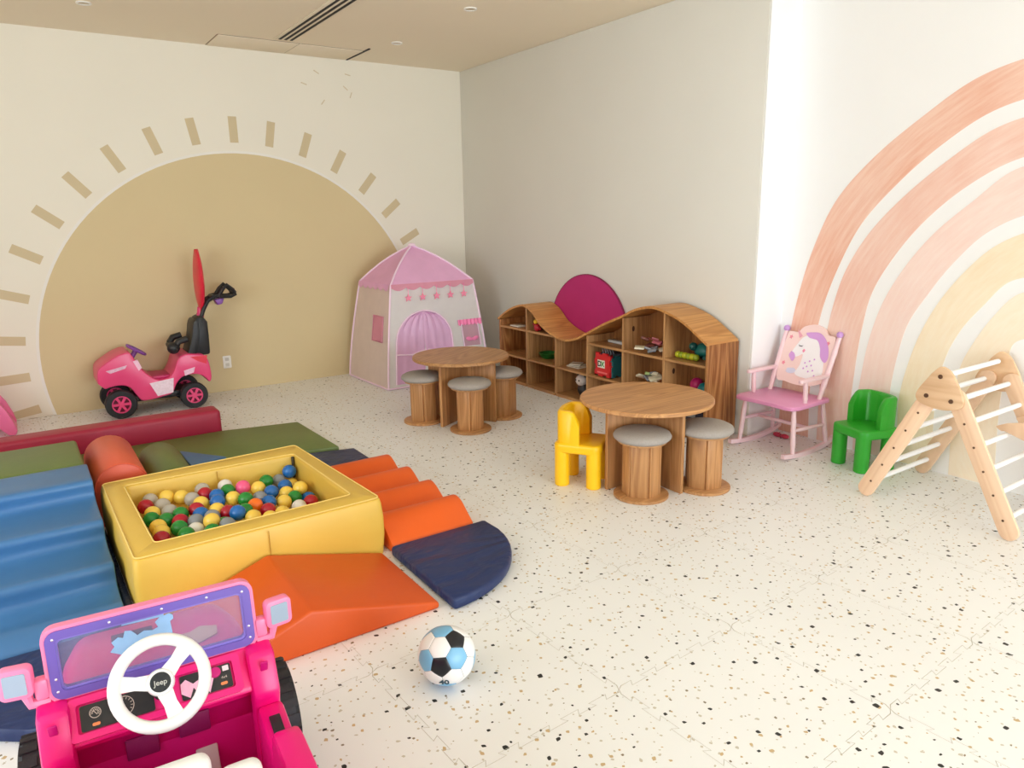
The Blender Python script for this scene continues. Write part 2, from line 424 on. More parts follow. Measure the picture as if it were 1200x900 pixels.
# two removable access panels beside the back wall, with open joints
B().box((1.955, 6.72, H - 0.003), (0.655, 0.425, 0.006), bev=0.002).build('access_panel', ceil_m, ce)
B().box((2.575, 6.72, H - 0.003), (0.570, 0.425, 0.006), bev=0.002).build('access_panel', ceil_m, ce)
B().box((2.874, 6.66, H - 0.004), (0.016, 0.53, 0.008)).build('joint_strip', dark_m, ce)
b = B(); b.box((1.622, 6.72, H - 0.001), (0.006, 0.43, 0.003)); b.box((2.287, 6.72, H - 0.001), (0.006, 0.43, 0.003)); b.box((2.24, 6.504, H - 0.001), (1.24, 0.006, 0.003))
b.build('shadow_gap', plain('gap shadow', (150, 132, 110), 0.9), ce)
# long slot diffuser
vt = thing('slot_vent', 'long white slot air vent with three black slots set in the ceiling', 'vent', (2.13, 5.0, H))
B().box((0, 0, -0.004), (0.17, 2.86, 0.008), bev=0.003).build('frame', plain('vent paint', (234, 224, 203), 0.7), vt)
for k in range(3): B().box((-0.045 + 0.047 * k, 0, -0.009), (0.021, 2.80, 0.004)).build('slot', dark_m, vt)
for (x, y, lab) in ((0.656, 6.052, 'round recessed ceiling spotlight at the left, above the painted sun'), (2.986, 6.08, 'round recessed ceiling spotlight right of the slot vent, nearer the back wall'), (2.982, 4.862, 'round recessed ceiling spotlight at the top edge of the photo, farther from the back wall')):
    t = thing('ceiling_spotlight', lab, 'ceiling light', (x, y, H), 0, 'recessed spotlights in the ceiling')
    ring_prism(B(), arc(0, 0, 0.048, 0, 2 * PI * 23 / 24, 23), arc(0, 0, 0.036, 0, 2 * PI * 23 / 24, 23), 'XY', -0.008, 0).build('ring', white_pl, t)
    B().lathe([(0.001, -0.003), (0.02, -0.0045), (0.035, -0.003), (0.035, 0)], n=20).build('lens', plain('lens', (190, 170, 140), 0.3), t)

# ---- painted sun on the back wall
SC = (1.788, 0.419); SR = 1.70
def clip_disc(r, n=64):
    a0 = math.asin(-SC[1] / r); return arc(SC[0], SC[1], r, a0, PI - a0, n)
B().prism(clip_disc(SR + 0.022), 'XZ', YB - 0.0012, YB).build('painted_white_edge', plain('white edge paint', (236, 233, 226), 0.85, 0.15, var=0.02), wb)
B().prism(clip_disc(SR), 'XZ', YB - 0.002, YB).build('painted_sun', sun_m, wb)
ray_m = plain('sand ray paint', (208, 192, 158), 0.85, 0.15, var=0.04, scale=4)
RAYS = [(-168.8, 175.2), (-177.5, 176.5), (173.2, 173.6), (162.5, 155.5), (152.0, 147.7), (141.8, 140.8), (131.6, 135.7), (121.0, 128.2), (110.6, 120.6), (100.4, 113.2), (90.2, 104.2), (80.5, 100.2), (70.6, 59.6), (60.3, 54.3), (49.8, 46.2), (39.6, 38.4), (29.2, 31.0)]
for a, _ in RAYS:
    A = math.radians(a); d = (math.cos(A), math.sin(A)); n = (-d[1], d[0]); h = 0.036
    q = [(SC[0] + d[0] * r + n[0] * s, SC[1] + d[1] * r + n[1] * s) for r, s in ((1.79, -h), (2.01, -h), (2.01, h), (1.79, h))]
    if min(z for _, z in q) < 0.005: q = [(x, max(z, 0.005)) for x, z in q]
    B().prism(q, 'XZ', YB - 0.002, YB).build('painted_ray', ray_m, wb)

# old tape marks high on the back wall
tape = plain('old tape mark', (212, 196, 164), 0.8, 0.2, var=0.2, scale=60)
for x, z, a in ((2.575, 2.86, 0.5), (2.88, 2.86, 0.2), (2.62, 2.60, -0.9), (2.85, 2.74, 0.7), (2.90, 2.68, -1.2), (2.45, 2.75, 0.3)):
    B().box((x, YB - 0.001, z), (0.055, 0.002, 0.008), rot=(0, a, 0)).build('tape_mark', tape, wb)

# ---- painted rainbow on the alcove wall: five arcs, drawn freehand (radius grows towards the crown)
def band(pts_out, pts_in, mat):
    o = catmull([(p[0], p[1], 0) for p in pts_out], 10); i = catmull([(p[0], p[1], 0) for p in pts_in], 10)
    b = B(); b.rings([[(XA - 0.002, a.x, a.y), (XA, a.x, a.y), (XA, c.x, c.y), (XA - 0.002, c.x, c.y)] for a, c in zip(o, i)])
    return b.build('painted_arc', mat, wa)
def sym(half, cy):
    """mirror the seen half of an arc about its crown"""
    return half + [(2 * cy - y, z) for y, z in reversed(half[:-1])]
CY = 1.05
halves = [
 ([(3.102, 0.004), (3.092, 0.405), (3.043, 0.836), (2.946, 1.245), (2.793, 1.6), (2.497, 1.913), (2.315, 2.042), (2.085, 2.188), (1.819, 2.28), (CY, 2.36)],
  [(2.863, 0.004), (2.878, 0.442), (2.847, 0.827), (2.715, 1.254), (2.658, 1.388), (2.416, 1.679), (2.121, 1.927), (1.794, 2.08), (CY, 2.17)]),
 ([(2.797, 0.004), (2.802, 0.455), (2.773, 0.835), (2.652, 1.266), (2.532, 1.421), (2.331, 1.642), (2.109, 1.818), (1.783, 1.992), (CY, 2.075)],
  [(2.586, 0.004), (2.574, 0.38), (2.551, 0.749), (2.496, 1.047), (2.374, 1.276), (2.135, 1.56), (1.758, 1.793), (CY, 1.885)]),
 ([(2.532, 0.004), (2.539, 0.376), (2.51, 0.561), (2.474, 0.829), (2.372, 1.097), (2.19, 1.374), (1.916, 1.628), (1.751, 1.742), (CY, 1.835)],
  [(2.302, 0.004), (2.324, 0.374), (2.315, 0.55), (2.267, 0.843), (2.123, 1.114), (1.967, 1.322), (1.721, 1.5), (CY, 1.59)]),
 ([(2.247, 0.004), (2.264, 0.359), (2.254, 0.518), (2.183, 0.812), (2.046, 1.099), (1.876, 1.293), (1.71, 1.413), (CY, 1.50)],
  [(2.028, 0.004), (2.051, 0.377), (2.033, 0.654), (1.951, 0.879), (1.818, 1.06), (1.68, 1.175), (CY, 1.27)]),
 ([(1.93, 0.004), (1.947, 0.399), (1.93, 0.69), (1.829, 0.894), (1.671, 1.099), (CY, 1.20)],
  [(1.686, 0.004), (1.712, 0.498), (1.684, 0.785), (1.641, 0.861), (CY, 0.91)]),
]
cols = [((243, 210, 194), (230, 172, 148)), ((245, 219, 207), (236, 192, 176)), ((247, 228, 220), (242, 212, 203)), ((247, 235, 213), (241, 222, 192)), ((248, 238, 220), (244, 228, 204))]
for (o, i), (ca, cb) in zip(halves, cols):
    n = max(len(o), len(i))
    def resample(h, m=12):
        q = catmull([(a, c, 0) for a, c in h], 12); L = [0]
        for k in range(1, len(q)): L.append(L[-1] + (q[k] - q[k - 1]).length)
        out = []
        for s in range(m):
            tt = L[-1] * s / (m - 1); k = next((k for k in range(1, len(L)) if L[k] >= tt - 1e-9), len(L) - 1)
            f = (tt - L[k - 1]) / max(L[k] - L[k - 1], 1e-9); v = q[k - 1].lerp(q[k], f); out.append((v.x, v.y))
        return out
    band(sym(resample(o), CY), sym(resample(i), CY), paint_stroke('rainbow paint', ca, cb, CY, 0.4))

# wall outlet
t = thing('wall_outlet', 'white electrical wall outlet on the painted sun beside the pink push car', 'outlet', (1.521, YB - 0.002, 0.271))
B().prism(round_rect(0.072, 0.115, 0.008), 'XZ', -0.007, 0, bev=0.002).build('cover_plate', white_pl, t)
for z in (0.026, -0.026): B().prism(round_rect(0.034, 0.03, 0.006, 3, 0, z), 'XZ', -0.009, -0.006).build('socket', plain('socket', (205, 200, 190), 0.4), t)

# ================================================================= SOFT PLAY SET
def vinyl(name, rgb, rough=0.42, bump=0.12, bscale=14):
    return plain(name, rgb, rough, 0.45, var=0.06, scale=5, bump=bump, bscale=bscale)
v_yel = vinyl('yellow vinyl', (218, 180, 76)); v_ora = vinyl('orange vinyl', (224, 92, 22)); v_oraD = vinyl('deep orange vinyl', (208, 82, 16))
v_nav = plain('navy vinyl', (28, 46, 92), 0.45, 0.45, var=0.08, scale=5, bump=0.6, bscale=4.5, stretch=(0.5, 1.4, 1), bdist=0.06); v_blu = vinyl('blue vinyl', (66, 118, 172), 0.38, 0.15, 8)
v_grn = vinyl('olive green vinyl', (102, 120, 60)); v_cri = vinyl('crimson vinyl', (166, 34, 64)); v_cor = vinyl('coral orange vinyl', (220, 92, 62))
seam_m = plain('pale seam', (236, 206, 120), 0.5)

# ball pit
PO = [(0.224, 2.953), (1.270, 2.975), (1.205, 4.030), (0.210, 3.985)]; PI_ = [(0.328, 3.087), (1.160, 3.105), (1.139, 3.85), (0.314, 3.87)]
PH = 0.28
pit = thing('ball_pit', 'square yellow vinyl foam ball pit full of coloured balls', 'ball pit', (0.735, 3.48, 0))
def loc2(p): return (p[0] - 0.735, p[1] - 3.48)
def rr_quad(q, r, n=4):
    out = []
    for i in range(4):
        p = Vector(q[i]); a = (Vector(q[i - 1]) - p).normalized(); c = (Vector(q[(i + 1) % 4]) - p).normalized()
        s = p + a * r; e = p + c * r
        for k in range(n + 1):
            t = k / n; out.append(tuple((s * (1 - t) + p * t).lerp(p * (1 - t) + e * t, t)))
    return out
def pit_ring(inset, z, q, r):
    c = Vector((0, 0))
    return q
po = rr_quad([loc2(p) for p in PO], 0.03); pi = rr_quad([loc2(p) for p in PI_], 0.025)
def toward(a, b, d):
    out = []
    for p, q in zip(a, b):
        v = Vector(q) - Vector(p); out.append(tuple(Vector(p) + v.normalized() * d))
    return out
b = B()
sec = [(po, 0.0), (toward(po, pi, -0.012), 0.10), (toward(po, pi, -0.012), 0.18), (toward(po, pi, -0.004), PH - 0.03), (toward(po, pi, 0.004), PH - 0.008), (toward(po, pi, 0.018), PH),
       (toward(pi, po, 0.02), PH + 0.002), (toward(pi, po, 0.006), PH - 0.006), (pi, PH - 0.025), (pi, 0.05)]
b.rings([[(x, y, z) for x, y in s] for s, z in sec], cap=False)
b.build('foam_wall', v_yel, pit)
q = [loc2(p) for p in PI_]
lo = [(x, y, 0.005) for x, y in q]; hi = [(q[0][0], q[0][1], 0.155), (q[1][0], q[1][1], 0.075), (q[2][0], q[2][1], 0.075), (q[3][0], q[3][1], 0.155)]
B().hexa(lo, hi).build('foam_floor', v_yel, pit)
b = B()
pr = toward(po, pi, 0.012); b.tube([(x, y, PH + 0.0005) for x, y in pr], 0.0035, 5, closed=True)
pr = toward(pi, po, 0.014); b.tube([(x, y, PH + 0.0015) for x, y in pr], 0.0035, 5, closed=True)
b.build('piping', seam_m, pit)
mx, my = loc2((0.74, 2.95))
B().box((mx, my - 0.0001, 0.14), (0.003, 0.004, 0.25)).build('seam', plain('dark seam', (176, 132, 40), 0.6), pit)
mx, my = loc2((0.735, 3.852))
B().box((mx, my - 0.0005, 0.19), (0.003, 0.006, 0.16)).build('seam', plain('dark seam', (176, 132, 40), 0.6), pit)
# zip in the far right inner corner
B().box((loc2((1.128, 3.84))[0], loc2((1.128, 3.835))[1], 0.215), (0.012, 0.012, 0.12), rot=(0, 0, 0.78)).build('zip', plain('dark zip', (70, 60, 40), 0.6), pit)

BALLS = """red 0.372 3.731 0.205;clear 0.403 3.804 0.205;clear 0.442 3.696 0.205;yellow 0.385 3.615 0.205;green 0.369 3.542 0.205;yellow 0.381 3.432 0.205;yellow 0.383 3.358 0.205;red 0.371 3.284 0.205;yellow 0.478 3.804 0.205;yellow 0.539 3.760 0.205;clear 0.456 3.593 0.205;green 0.492 3.527 0.205;green 0.425 3.492 0.205;green 0.457 3.361 0.205;green 0.468 3.261 0.207;white 0.517 3.316 0.196;grey 0.533 3.389 0.207;red 0.565 3.542 0.205;yellow 0.600 3.611 0.205;clear 0.576 3.696 0.205;clear 0.645 3.804 0.205;red 0.643 3.729 0.205;blue 0.687 3.669 0.205;blue 0.671 3.587 0.205;white 0.754 3.786 0.205;green 0.749 3.711 0.203;pink 0.823 3.704 0.209;yellow 0.745 3.589 0.204;green 0.790 3.529 0.208;yellow 0.892 3.680 0.195;green 0.959 3.772 0.189;grey 1.030 3.788 0.172;blue 1.094 3.804 0.207;yellow 1.094 3.775 0.136;blue 0.938 3.611 0.185;blue 1.029 3.678 0.175;yellow 1.006 3.584 0.171;yellow 1.094 3.644 0.161;yellow 1.072 3.558 0.192;green 1.023 3.504 0.169;red 1.081 3.431 0.156;blue 1.094 3.575 0.123;blue 1.094 3.504 0.145;grey 0.862 3.542 0.192;blue 0.885 3.471 0.188;yellow 0.958 3.465 0.175;orange 0.813 3.443 0.198;red 0.854 3.373 0.187;white 1.005 3.381 0.164;yellow 0.905 3.321 0.177;yellow 0.766 3.304 0.198;yellow 0.833 3.274 0.186;blue 0.707 3.343 0.222;green 0.754 3.398 0.201;red 0.680 3.412 0.206;yellow 0.644 3.477 0.205;grey 0.606 3.402 0.205;yellow 0.586 3.311 0.224;green 0.571 3.241 0.202;green 0.644 3.335 0.183;grey 0.642 3.264 0.206;blue 0.570 3.467 0.205;red 0.475 3.437 0.205"""
BC = {'red': (176, 22, 44), 'yellow': (242, 204, 84), 'green': (34, 134, 52), 'blue': (28, 104, 180), 'clear': (196, 190, 180), 'grey': (150, 156, 162), 'white': (226, 222, 214), 'pink': (240, 92, 140), 'orange': (250, 118, 30)}
NAME = {'clear': 'translucent', 'grey': 'silvery grey'}
bmesh_for = {}
for k, c in BC.items():
    m = plain('ball ' + k, c, 0.25, 0.5, var=0.03, scale=10)
    if k in ('clear', 'grey'):
        m.node_tree.nodes['Principled BSDF'].inputs['Alpha'].default_value = 0.78
    o = B().sph((0, 0, 0), 0.037, 20, 12).build('play_ball', m); bmesh_for[k] = o.data; bpy.data.objects.remove(o)
items = [s.split() for s in BALLS.split(';')]
cnt = {}
def zone(x, y):
    a = 'left' if x < 0.56 else ('right' if x > 0.93 else 'middle'); c = 'near' if y < 3.40 else ('far' if y > 3.64 else 'central')
    return c, a
def zone_words(z):
    c, a = z
    if c == 'central': return {'left': 'halfway along the pit\'s left wall', 'middle': 'in the centre of the pit', 'right': 'halfway along the pit\'s right wall'}[a]
    if a == 'middle': return 'midway along the pit\'s %s wall' % c
    return 'in the pit\'s %s %s corner' % (c, a)
for k, x, y, z in items: cnt.setdefault((k, zone(float(x), float(y))), []).append((float(x), float(y), float(z)))
ORD = {2: ('left', 'right'), 3: ('leftmost', 'middle', 'rightmost'), 4: ('leftmost', 'second from left', 'third from left', 'rightmost')}
for (k, z), pts in cnt.items():
    nm = NAME.get(k, k)
    alln = sum(1 for q in items if q[0] == k)
    for i, p in enumerate(sorted(pts)):
        o = link('play_ball', bmesh_for[k], None, p, (random.random() * 3, random.random() * 3, 0))
        lab = nm + ' play ball ' + zone_words(z)
        if alln == 1: lab = {'pink': 'only pink play ball, at the far middle of the ball pit', 'orange': 'only bright orange play ball, near the middle of the ball pit'}[k]
        if len(pts) > 1: lab += ', ' + ORD[len(pts)][i] + ' of its colour there'
        tag(o, lab, 'ball', 'play balls in the ball pit')

# blue steps with the green landing, left of the pit
X0, X1 = -0.75, 0.176
st = thing('foam_step_block', 'blue vinyl foam steps climbing away from the camera, left of the ball pit', 'foam steps', (-0.3, 3.5, 0))
prof = [(2.93, 0.0), (2.93, 0.015), (2.945, 0.055), (3.02, 0.088), (3.10, 0.083), (3.185, 0.100), (3.197, 0.130), (3.195, 0.165), (3.215, 0.186), (3.30, 0.176), (3.40, 0.174), (3.478, 0.185), (3.492, 0.215), (3.488, 0.250), (3.510, 0.270), (3.60, 0.262), (3.72, 0.260), (3.825, 0.270), (3.842, 0.300), (3.838, 0.335), (3.865, 0.354), (4.00, 0.350), (4.145, 0.352), (4.145, 0.0)]
pp = [(v.x, v.y) for v in catmull([(a, c, 0) for a, c in prof[1:-1]], 3)]
B().prism([(y - 3.5, z) for y, z in [prof[0]] + pp + [prof[-1]]], 'YZ', X0 + 0.3, X1 + 0.3, bev=0.008, seg=2, ang=50).build('step_cover', v_blu, st)
gb = thing('foam_landing_block', 'olive green foam block at the top of the blue foam steps', 'foam block', (-0.3, 4.41, 0))
B().box((0.0075 , 0, 0.176), (0.915, 0.515, 0.352), bev=0.02, seg=3).build('cover', v_grn, gb)
B().box((0.0075, -0.2585, 0.30), (0.9, 0.003, 0.004)).build('seam', plain('green seam', (70, 84, 40), 0.6), gb)
# navy mat at the foot of the steps
o = B().prism([(-0.75, 2.925), (0.182, 2.925), (0.182, 3.99), (0.205, 3.99), (0.212, 2.95), (0.205, 2.44), (0.10, 2.385), (0.02, 2.38), (-0.07, 2.40), (-0.16, 2.43), (-0.25, 2.50), (-0.35, 2.58), (-0.5, 2.70), (-0.65, 2.80)], 'XY', 0, 0.05, bev=0.014, seg=2).build('foam_mat', v_nav)
tag(o, 'dark navy foam mat at the foot of the blue steps, behind the pink toy car', 'mat')
# crimson beam
o = thing('foam_beam', 'long crimson foam beam along the back of the soft play set', 'foam beam', (0.0, 5.55, 0))
B().box((0.09, 0, 0.1), (2.05, 0.19, 0.2), bev=0.03, seg=3).build('cover', v_cri, o)
# coral and green half rounds
def half_round(name, lab, x, y0, y1, r, base, mat):
    t = thing(name, lab, 'foam half-round', (x, (y0 + y1) / 2, 0)); L = (y1 - y0) / 2
    pts = [(r, 0)] + arc(0, base, r, 0, PI, 16) + [(-r, 0)]
    B().prism(pts, 'YZ', -L, L, bev=0.008, ang=50).build('cover', mat, t, rot=(0, 0, PI / 2))
    rim = [(x_, z_) for x_, z_ in arc(0, base, r - 0.005, 0, PI, 16)]
    B().tube([(-x_, -L - 0.0, z_) for x_, z_ in rim], 0.004, 6).build('piping', mat, t)
half_round('foam_half_round', 'coral orange half-round foam bolster behind the pit\'s left corner', 0.318, 4.12, 4.74, 0.13, 0.20, v_cor)
half_round('foam_half_round', 'small olive green half-round foam bolster right of the coral one', 0.585, 4.22, 4.79, 0.125, 0.095, v_grn)
# green mat behind the pit, blue triangle, navy mat at the right corner
o = B().prism([(0.02, 4.80), (0.44, 4.83), (0.72, 4.83), (0.73, 4.09), (1.16, 4.09), (1.37, 4.62), (1.655, 4.54), (1.63, 5.32), (1.10, 5.43), (0.02, 5.44)], 'XY', 0, 0.05, bev=0.012).build('foam_mat', v_grn)
tag(o, 'olive green foam mat lying between the ball pit and the crimson beam', 'mat')
o = B().hexa([(0.745, 4.66, 0.0505), (0.965, 4.66, 0.0505), (0.752, 5.09, 0.0505)], [(0.745, 4.66, 0.075), (0.965, 4.72, 0.070), (0.757, 5.07, 0.057)], bev=0.004).build('foam_triangle', v_blu)
tag(o, 'small blue foam triangle on the olive green mat beside the green bolster', 'foam block')
o = B().prism([(1.30, 4.03), (1.735, 4.02), (1.735, 4.48), (1.40, 4.57), (1.34, 4.45)], 'XY', 0, 0.04, bev=0.01).build('foam_mat', v_nav)
tag(o, 'small navy foam mat between the green mat and the orange wave ramp', 'mat')
# orange corrugated ramp right of the pit
t = thing('foam_wave_ramp', 'orange corrugated foam wave ramp along the right side of the ball pit', 'foam ramp', (1.5, 3.4, 0))
top = []
for k in range(4):
    y = 2.945 + 0.272 * k; z = 0.0 if k else -0.022
    top += [(y, 0.062 + z), (y + 0.05, 0.088 + z * 0.5), (y + 0.11, 0.122), (y + 0.16, 0.138), (y + 0.20, 0.130), (y + 0.24, 0.092)]
top += [(4.02, 0.06)]
pp = [(v.x, v.y) for v in catmull([(a, c, 0) for a, c in top], 3)]
prof = [(2.945, 0.0)] + pp + [(4.02, 0.0)]
b = B()
b.prism([(y - 3.4, z) for y, z in prof], 'YZ', -0.205, 0.245, bev=0.012, seg=2, ang=50)
b.build('wave_cover', v_ora, t)
# navy quarter circle
o = B().prism([(1.28, 2.935), (1.80, 2.935)] + [(1.275 + 0.53 * math.cos(a), 2.86 - 0.53 * math.sin(a)) for a in [PI / 2 * k / 14 for k in range(1, 14)]] + [(1.275, 2.33)], 'XY', 0, 0.05, bev=0.016, seg=3).build('foam_quarter_mat', v_nav)
tag(o, 'navy quarter-circle foam mat in front of the orange wave ramp', 'mat')
# orange peaked wedge in front of the pit
t = thing('foam_peak_wedge', 'orange peaked foam wedge in front of the ball pit', 'foam wedge', (0.75, 2.67, 0))
B().prism([(-0.42, 0.0), (0.49, 0.0), (0.49, 0.028), (-0.03, 0.168), (-0.42, 0.03)], 'XZ', -0.285, 0.27, bev=0.012, seg=3, ang=12).build('cover', v_oraD, t)

# ================================================================= FOREGROUND TOY CAR
mag = plain('magenta plastic', (226, 8, 116), 0.33, 0.5, var=0.03, scale=5); magD = plain('deep magenta plastic', (190, 6, 110), 0.45, 0.4, var=0.05, scale=5)
lpk = plain('light pink plastic', (240, 130, 172), 0.35, 0.5, var=0.02); pur = plain('purple plastic', (104, 84, 172), 0.35, 0.5, var=0.03)
blk = plain('black plastic', (26, 26, 30), 0.45, 0.5, var=0.1); tyre = plain('tyre plastic', (34, 34, 38), 0.6, 0.4, var=0.12, bump=0.2, bscale=60)
wht = plain('white plastic gloss', (222, 221, 219), 0.35, 0.5, var=0.02); silver = plain('silver', (190, 192, 196), 0.3, 0.5, 0.8)
mirr = plain('mirror sticker', (150, 168, 188), 0.3, 0.5, 0.0, var=0.05)
car = thing('toy_car', 'big magenta ride-on toy car with purple windshield frame in the foreground', 'toy car', (0.16, 1.775, 0), math.radians(-4))
# hood
def hood_ring(y, w, zt, zb):
    pts = round_rect(2 * w, zt - zb, 0.05, 5, 0, (zt + zb) / 2)
    return [(x, y, z) for x, z in pts]
b = B(); b.rings([hood_ring(0.0, 0.225, 0.475, 0.17), hood_ring(0.08, 0.222, 0.485, 0.17), hood_ring(0.25, 0.215, 0.465, 0.17), hood_ring(0.38, 0.20, 0.435, 0.18), hood_ring(0.42, 0.185, 0.41, 0.2)])
b.build('hood', mag, car)
b = B(); b.box((-0.05, 0.2, 0.476), (0.10, 0.13, 0.006), bev=0.002); b.build('hood_vent', blk, car, rot=(-0.06, 0, 0))
B().prism([(-0.05, -0.03), (0.0, -0.045), (0.05, -0.03), (0.065, 0.015), (0.03, 0.045), (0.0, 0.03), (-0.04, 0.045), (-0.06, 0.01)], 'XY', 0, 0.002).build('sticker', plain('tan sticker', (206, 176, 150), 0.5, var=0.25, scale=40), car, loc=(0.09, 0.13, 0.483), rot=(-0.06, 0, 0.2))
B().box((0, 0.36, 0.25), (0.36, 0.14, 0.12), bev=0.03).build('bumper', magD, car)
# dash block and cowl
b = B()
b.prism([(-0.015, 0.497), (0.03, 0.497), (0.03, 0.16), (-0.03, 0.16), (-0.045, 0.33), (-0.045, 0.40), (-0.082, 0.410), (-0.075, 0.425)], 'YZ', -0.20, 0.20, bev=0.006)
b.prism([(0.03, 0.505), (-0.06, 0.495), (-0.10, 0.40), (-0.085, 0.36), (-0.09, 0.12), (0.03, 0.12)], 'YZ', 0.19, 0.255, bev=0.012)
b.prism([(0.03, 0.505), (-0.06, 0.495), (-0.10, 0.40), (-0.085, 0.36), (-0.09, 0.12), (0.03, 0.12)], 'YZ', -0.255, -0.19, bev=0.012)
b.build('dashboard', mag, car)
for s in (1, -1):
    b = B()
    outl = [(-0.085, 0.12), (-0.085, 0.37), (-0.24, 0.345), (-0.262, 0.415), (-0.30, 0.425), (-0.75, 0.43), (-0.75, 0.10)]
    b.prism(outl, 'YZ', *((0.195, 0.258) if s > 0 else (-0.258, -0.195)), bev=0.012)
    b.build('side_panel', mag, car)
    b = B(); b.box((s * 0.226, -0.175, 0.3605), (0.026, 0.075, 0.006), bev=0.002, rot=(0.163, 0, 0)); b.build('door_slot', blk, car)
    b = B(); b.box((s * 0.224, -0.072, 0.452), (0.018, 0.006, 0.07), bev=0.002, rot=(0.4, 0, 0)); b.build('panel_recess', magD, car)
    # rear fender
    b = B(); b.rings([[(s * x, -0.52 + r * math.cos(a), 0.14 + r * math.sin(a)) for x, r in ((0.24, 0.155), (0.24, 0.2), (0.345, 0.195), (0.355, 0.175), (0.345, 0.155))] for a in [math.radians(8 + 164 * k / 16) for k in range(17)]])
    b.build('fender', mag, car)
b = B(); b.box((0, -0.42, 0.125), (0.40, 0.70, 0.03)); b.box((0, -0.035, 0.25), (0.40, 0.02, 0.26)); b.build('floor_pan', magD, car)
b = B(); b.box((0, -0.74, 0.28), (0.5, 0.05, 0.32), bev=0.02); b.build('rear_panel', mag, car)
B().box((-0.06, -0.048, 0.34), (0.07, 0.008, 0.055), bev=0.003).build('vent', plain('dark magenta recess', (120, 4, 78), 0.5), car)
B().box((0.055, -0.048, 0.355), (0.07, 0.008, 0.055), bev=0.003).build('vent', plain('dark magenta recess', (120, 4, 78), 0.5), car)
B().box((0.075, -0.06, 0.245), (0.05, 0.012, 0.075), bev=0.004, rot=(-0.5, 0, 0)).build('pedal', plain('grey plastic', (176, 158, 162), 0.5), car)
# dash face: raised frame and two gauge plates (dash face leans: y -0.015..-0.078, z 0.495..0.42)
fa = math.atan2(0.063, 0.075)  # lean of the face from vertical
df = bpy.data.objects.new('dash_face', None)
def on_face(name, b, mat, lx, up, parent=car, smooth=38):
    """place a plate drawn in XY (Z outwards) on the leaning dash face; up = distance along the face from its middle"""
    c, s = math.cos(fa), math.sin(fa)
    return b.build(name, mat, parent, (lx, -0.0465 + up * s - 0.0015 * c, 0.4575 + up * c + 0.0015 * s * 0), (math.radians(90) - fa, 0, 0), smooth)
bpy.data.objects.remove(df)
b = B(); ring_prism(b, round_rect(0.37, 0.094, 0.012, 3), round_rect(0.335, 0.064, 0.006, 3), 'XY', -0.004, 0.010)
on_face('dash_frame', b, mag, -0.012, -0.002)
pl = on_face('gauge_plate', B().prism(round_rect(0.15, 0.056, 0.004, 3), 'XY', -0.002, 0.004), blk, -0.098, -0.002)
dial = plain('dial marks', (196, 180, 170), 0.5)
for (gx, gy, r) in ((-0.045, 0.007, 0.012), (0.012, 0.002, 0.022)):
    b = B(); ring_prism(b, arc(gx, gy, r, 0, 2 * PI * 23 / 24, 23), arc(gx, gy, r - 0.0015, 0, 2 * PI * 23 / 24, 23), 'XY', 0.004, 0.0046)
    for k in range(10):
        a = math.radians(-30 + 24 * k); b.box((gx + (r - 0.005) * math.cos(a), gy + (r - 0.005) * math.sin(a), 0.0043), (0.005, 0.0012, 0.0006), rot=(0, 0, a))
    b.box((gx, gy, 0.0043), (0.0015, r, 0.0006), rot=(0, 0, 0.6)); b.build('dial', dial, pl)
B().prism(round_rect(0.016, 0.007, 0.003, 3, -0.045, -0.018), 'XY', 0.004, 0.0048).build('label_plate', plain('orange sticker', (226, 130, 76), 0.5), pl)
pr_ = on_face('gauge_plate', B().prism(round_rect(0.115, 0.056, 0.004, 3), 'XY', -0.002, 0.004), blk, 0.093, -0.002)
B().prism([(-0.058, -0.012), (-0.04, -0.026), (-0.03, -0.005), (-0.018, -0.027), (-0.006, -0.01), (0.004, -0.028), (0.012, -0.008), (0.018, 0.006), (0.0, 0.002), (-0.01, 0.012), (-0.03, 0.004), (-0.045, 0.018), (-0.057, 0.010)], 'XY', 0.004, 0.0048).build('torn_sticker', plain('torn pink sticker', (236, 176, 200), 0.6, var=0.2, scale=80), pr_)
B().lathe([(0.0, 0.004), (0.013, 0.004), (0.012, 0.012), (0.0, 0.014)], (0.022, 0.014, 0), 16).build('knob', magD, pr_)
B().box((0.046, 0.018, 0.0045), (0.014, 0.012, 0.001)).build('torn_sticker', plain('white sticker', (238, 214, 220), 0.6), pr_)
B().prism(round_rect(0.016, 0.007, 0.003, 3, 0.038, -0.016), 'XY', 0.004, 0.0048).build('label_plate', plain('orange sticker', (226, 130, 76), 0.5), pr_)
text_mesh('gauge_lettering', '4x4', 0.009, dial, pr_, (0.04, -0.002, 0.0042), (0, 0, 0), 0.0003)
# windshield: outer light pink frame, purple frame, tinted pane
lean = math.radians(-7)
ws = bpy.data.objects.new('windshield', None)
bpy.data.objects.remove(ws)
b = B(); ring_prism(b, round_rect(0.456, 0.176, 0.03, 5), round_rect(0.438, 0.158, 0.024, 5), 'XZ', -0.012, 0.016)
wf = b.build('windshield_frame', lpk, car, (0, 0.008, 0.578), (lean, 0, 0))
b = B(); ring_prism(b, round_rect(0.440, 0.160, 0.024, 5), round_rect(0.400, 0.122, 0.012, 5), 'XZ', -0.016, 0.008)
b.build('inner_frame', pur, wf)
b = B(); ring_prism(b, round_rect(0.404, 0.126, 0.012, 5), round_rect(0.392, 0.112, 0.01, 5), 'XZ', -0.012, 0.004); b.build('inner_bead', plain('lilac plastic', (128, 112, 196), 0.35), wf)
B().prism(round_rect(0.398, 0.120, 0.01, 4), 'XZ', -0.004, -0.001).build('pane', glassy('tinted pane', (150, 150, 190), 0.30), wf)
scr = plain('screw', (214, 210, 226), 0.25, 0.5, 0.6)
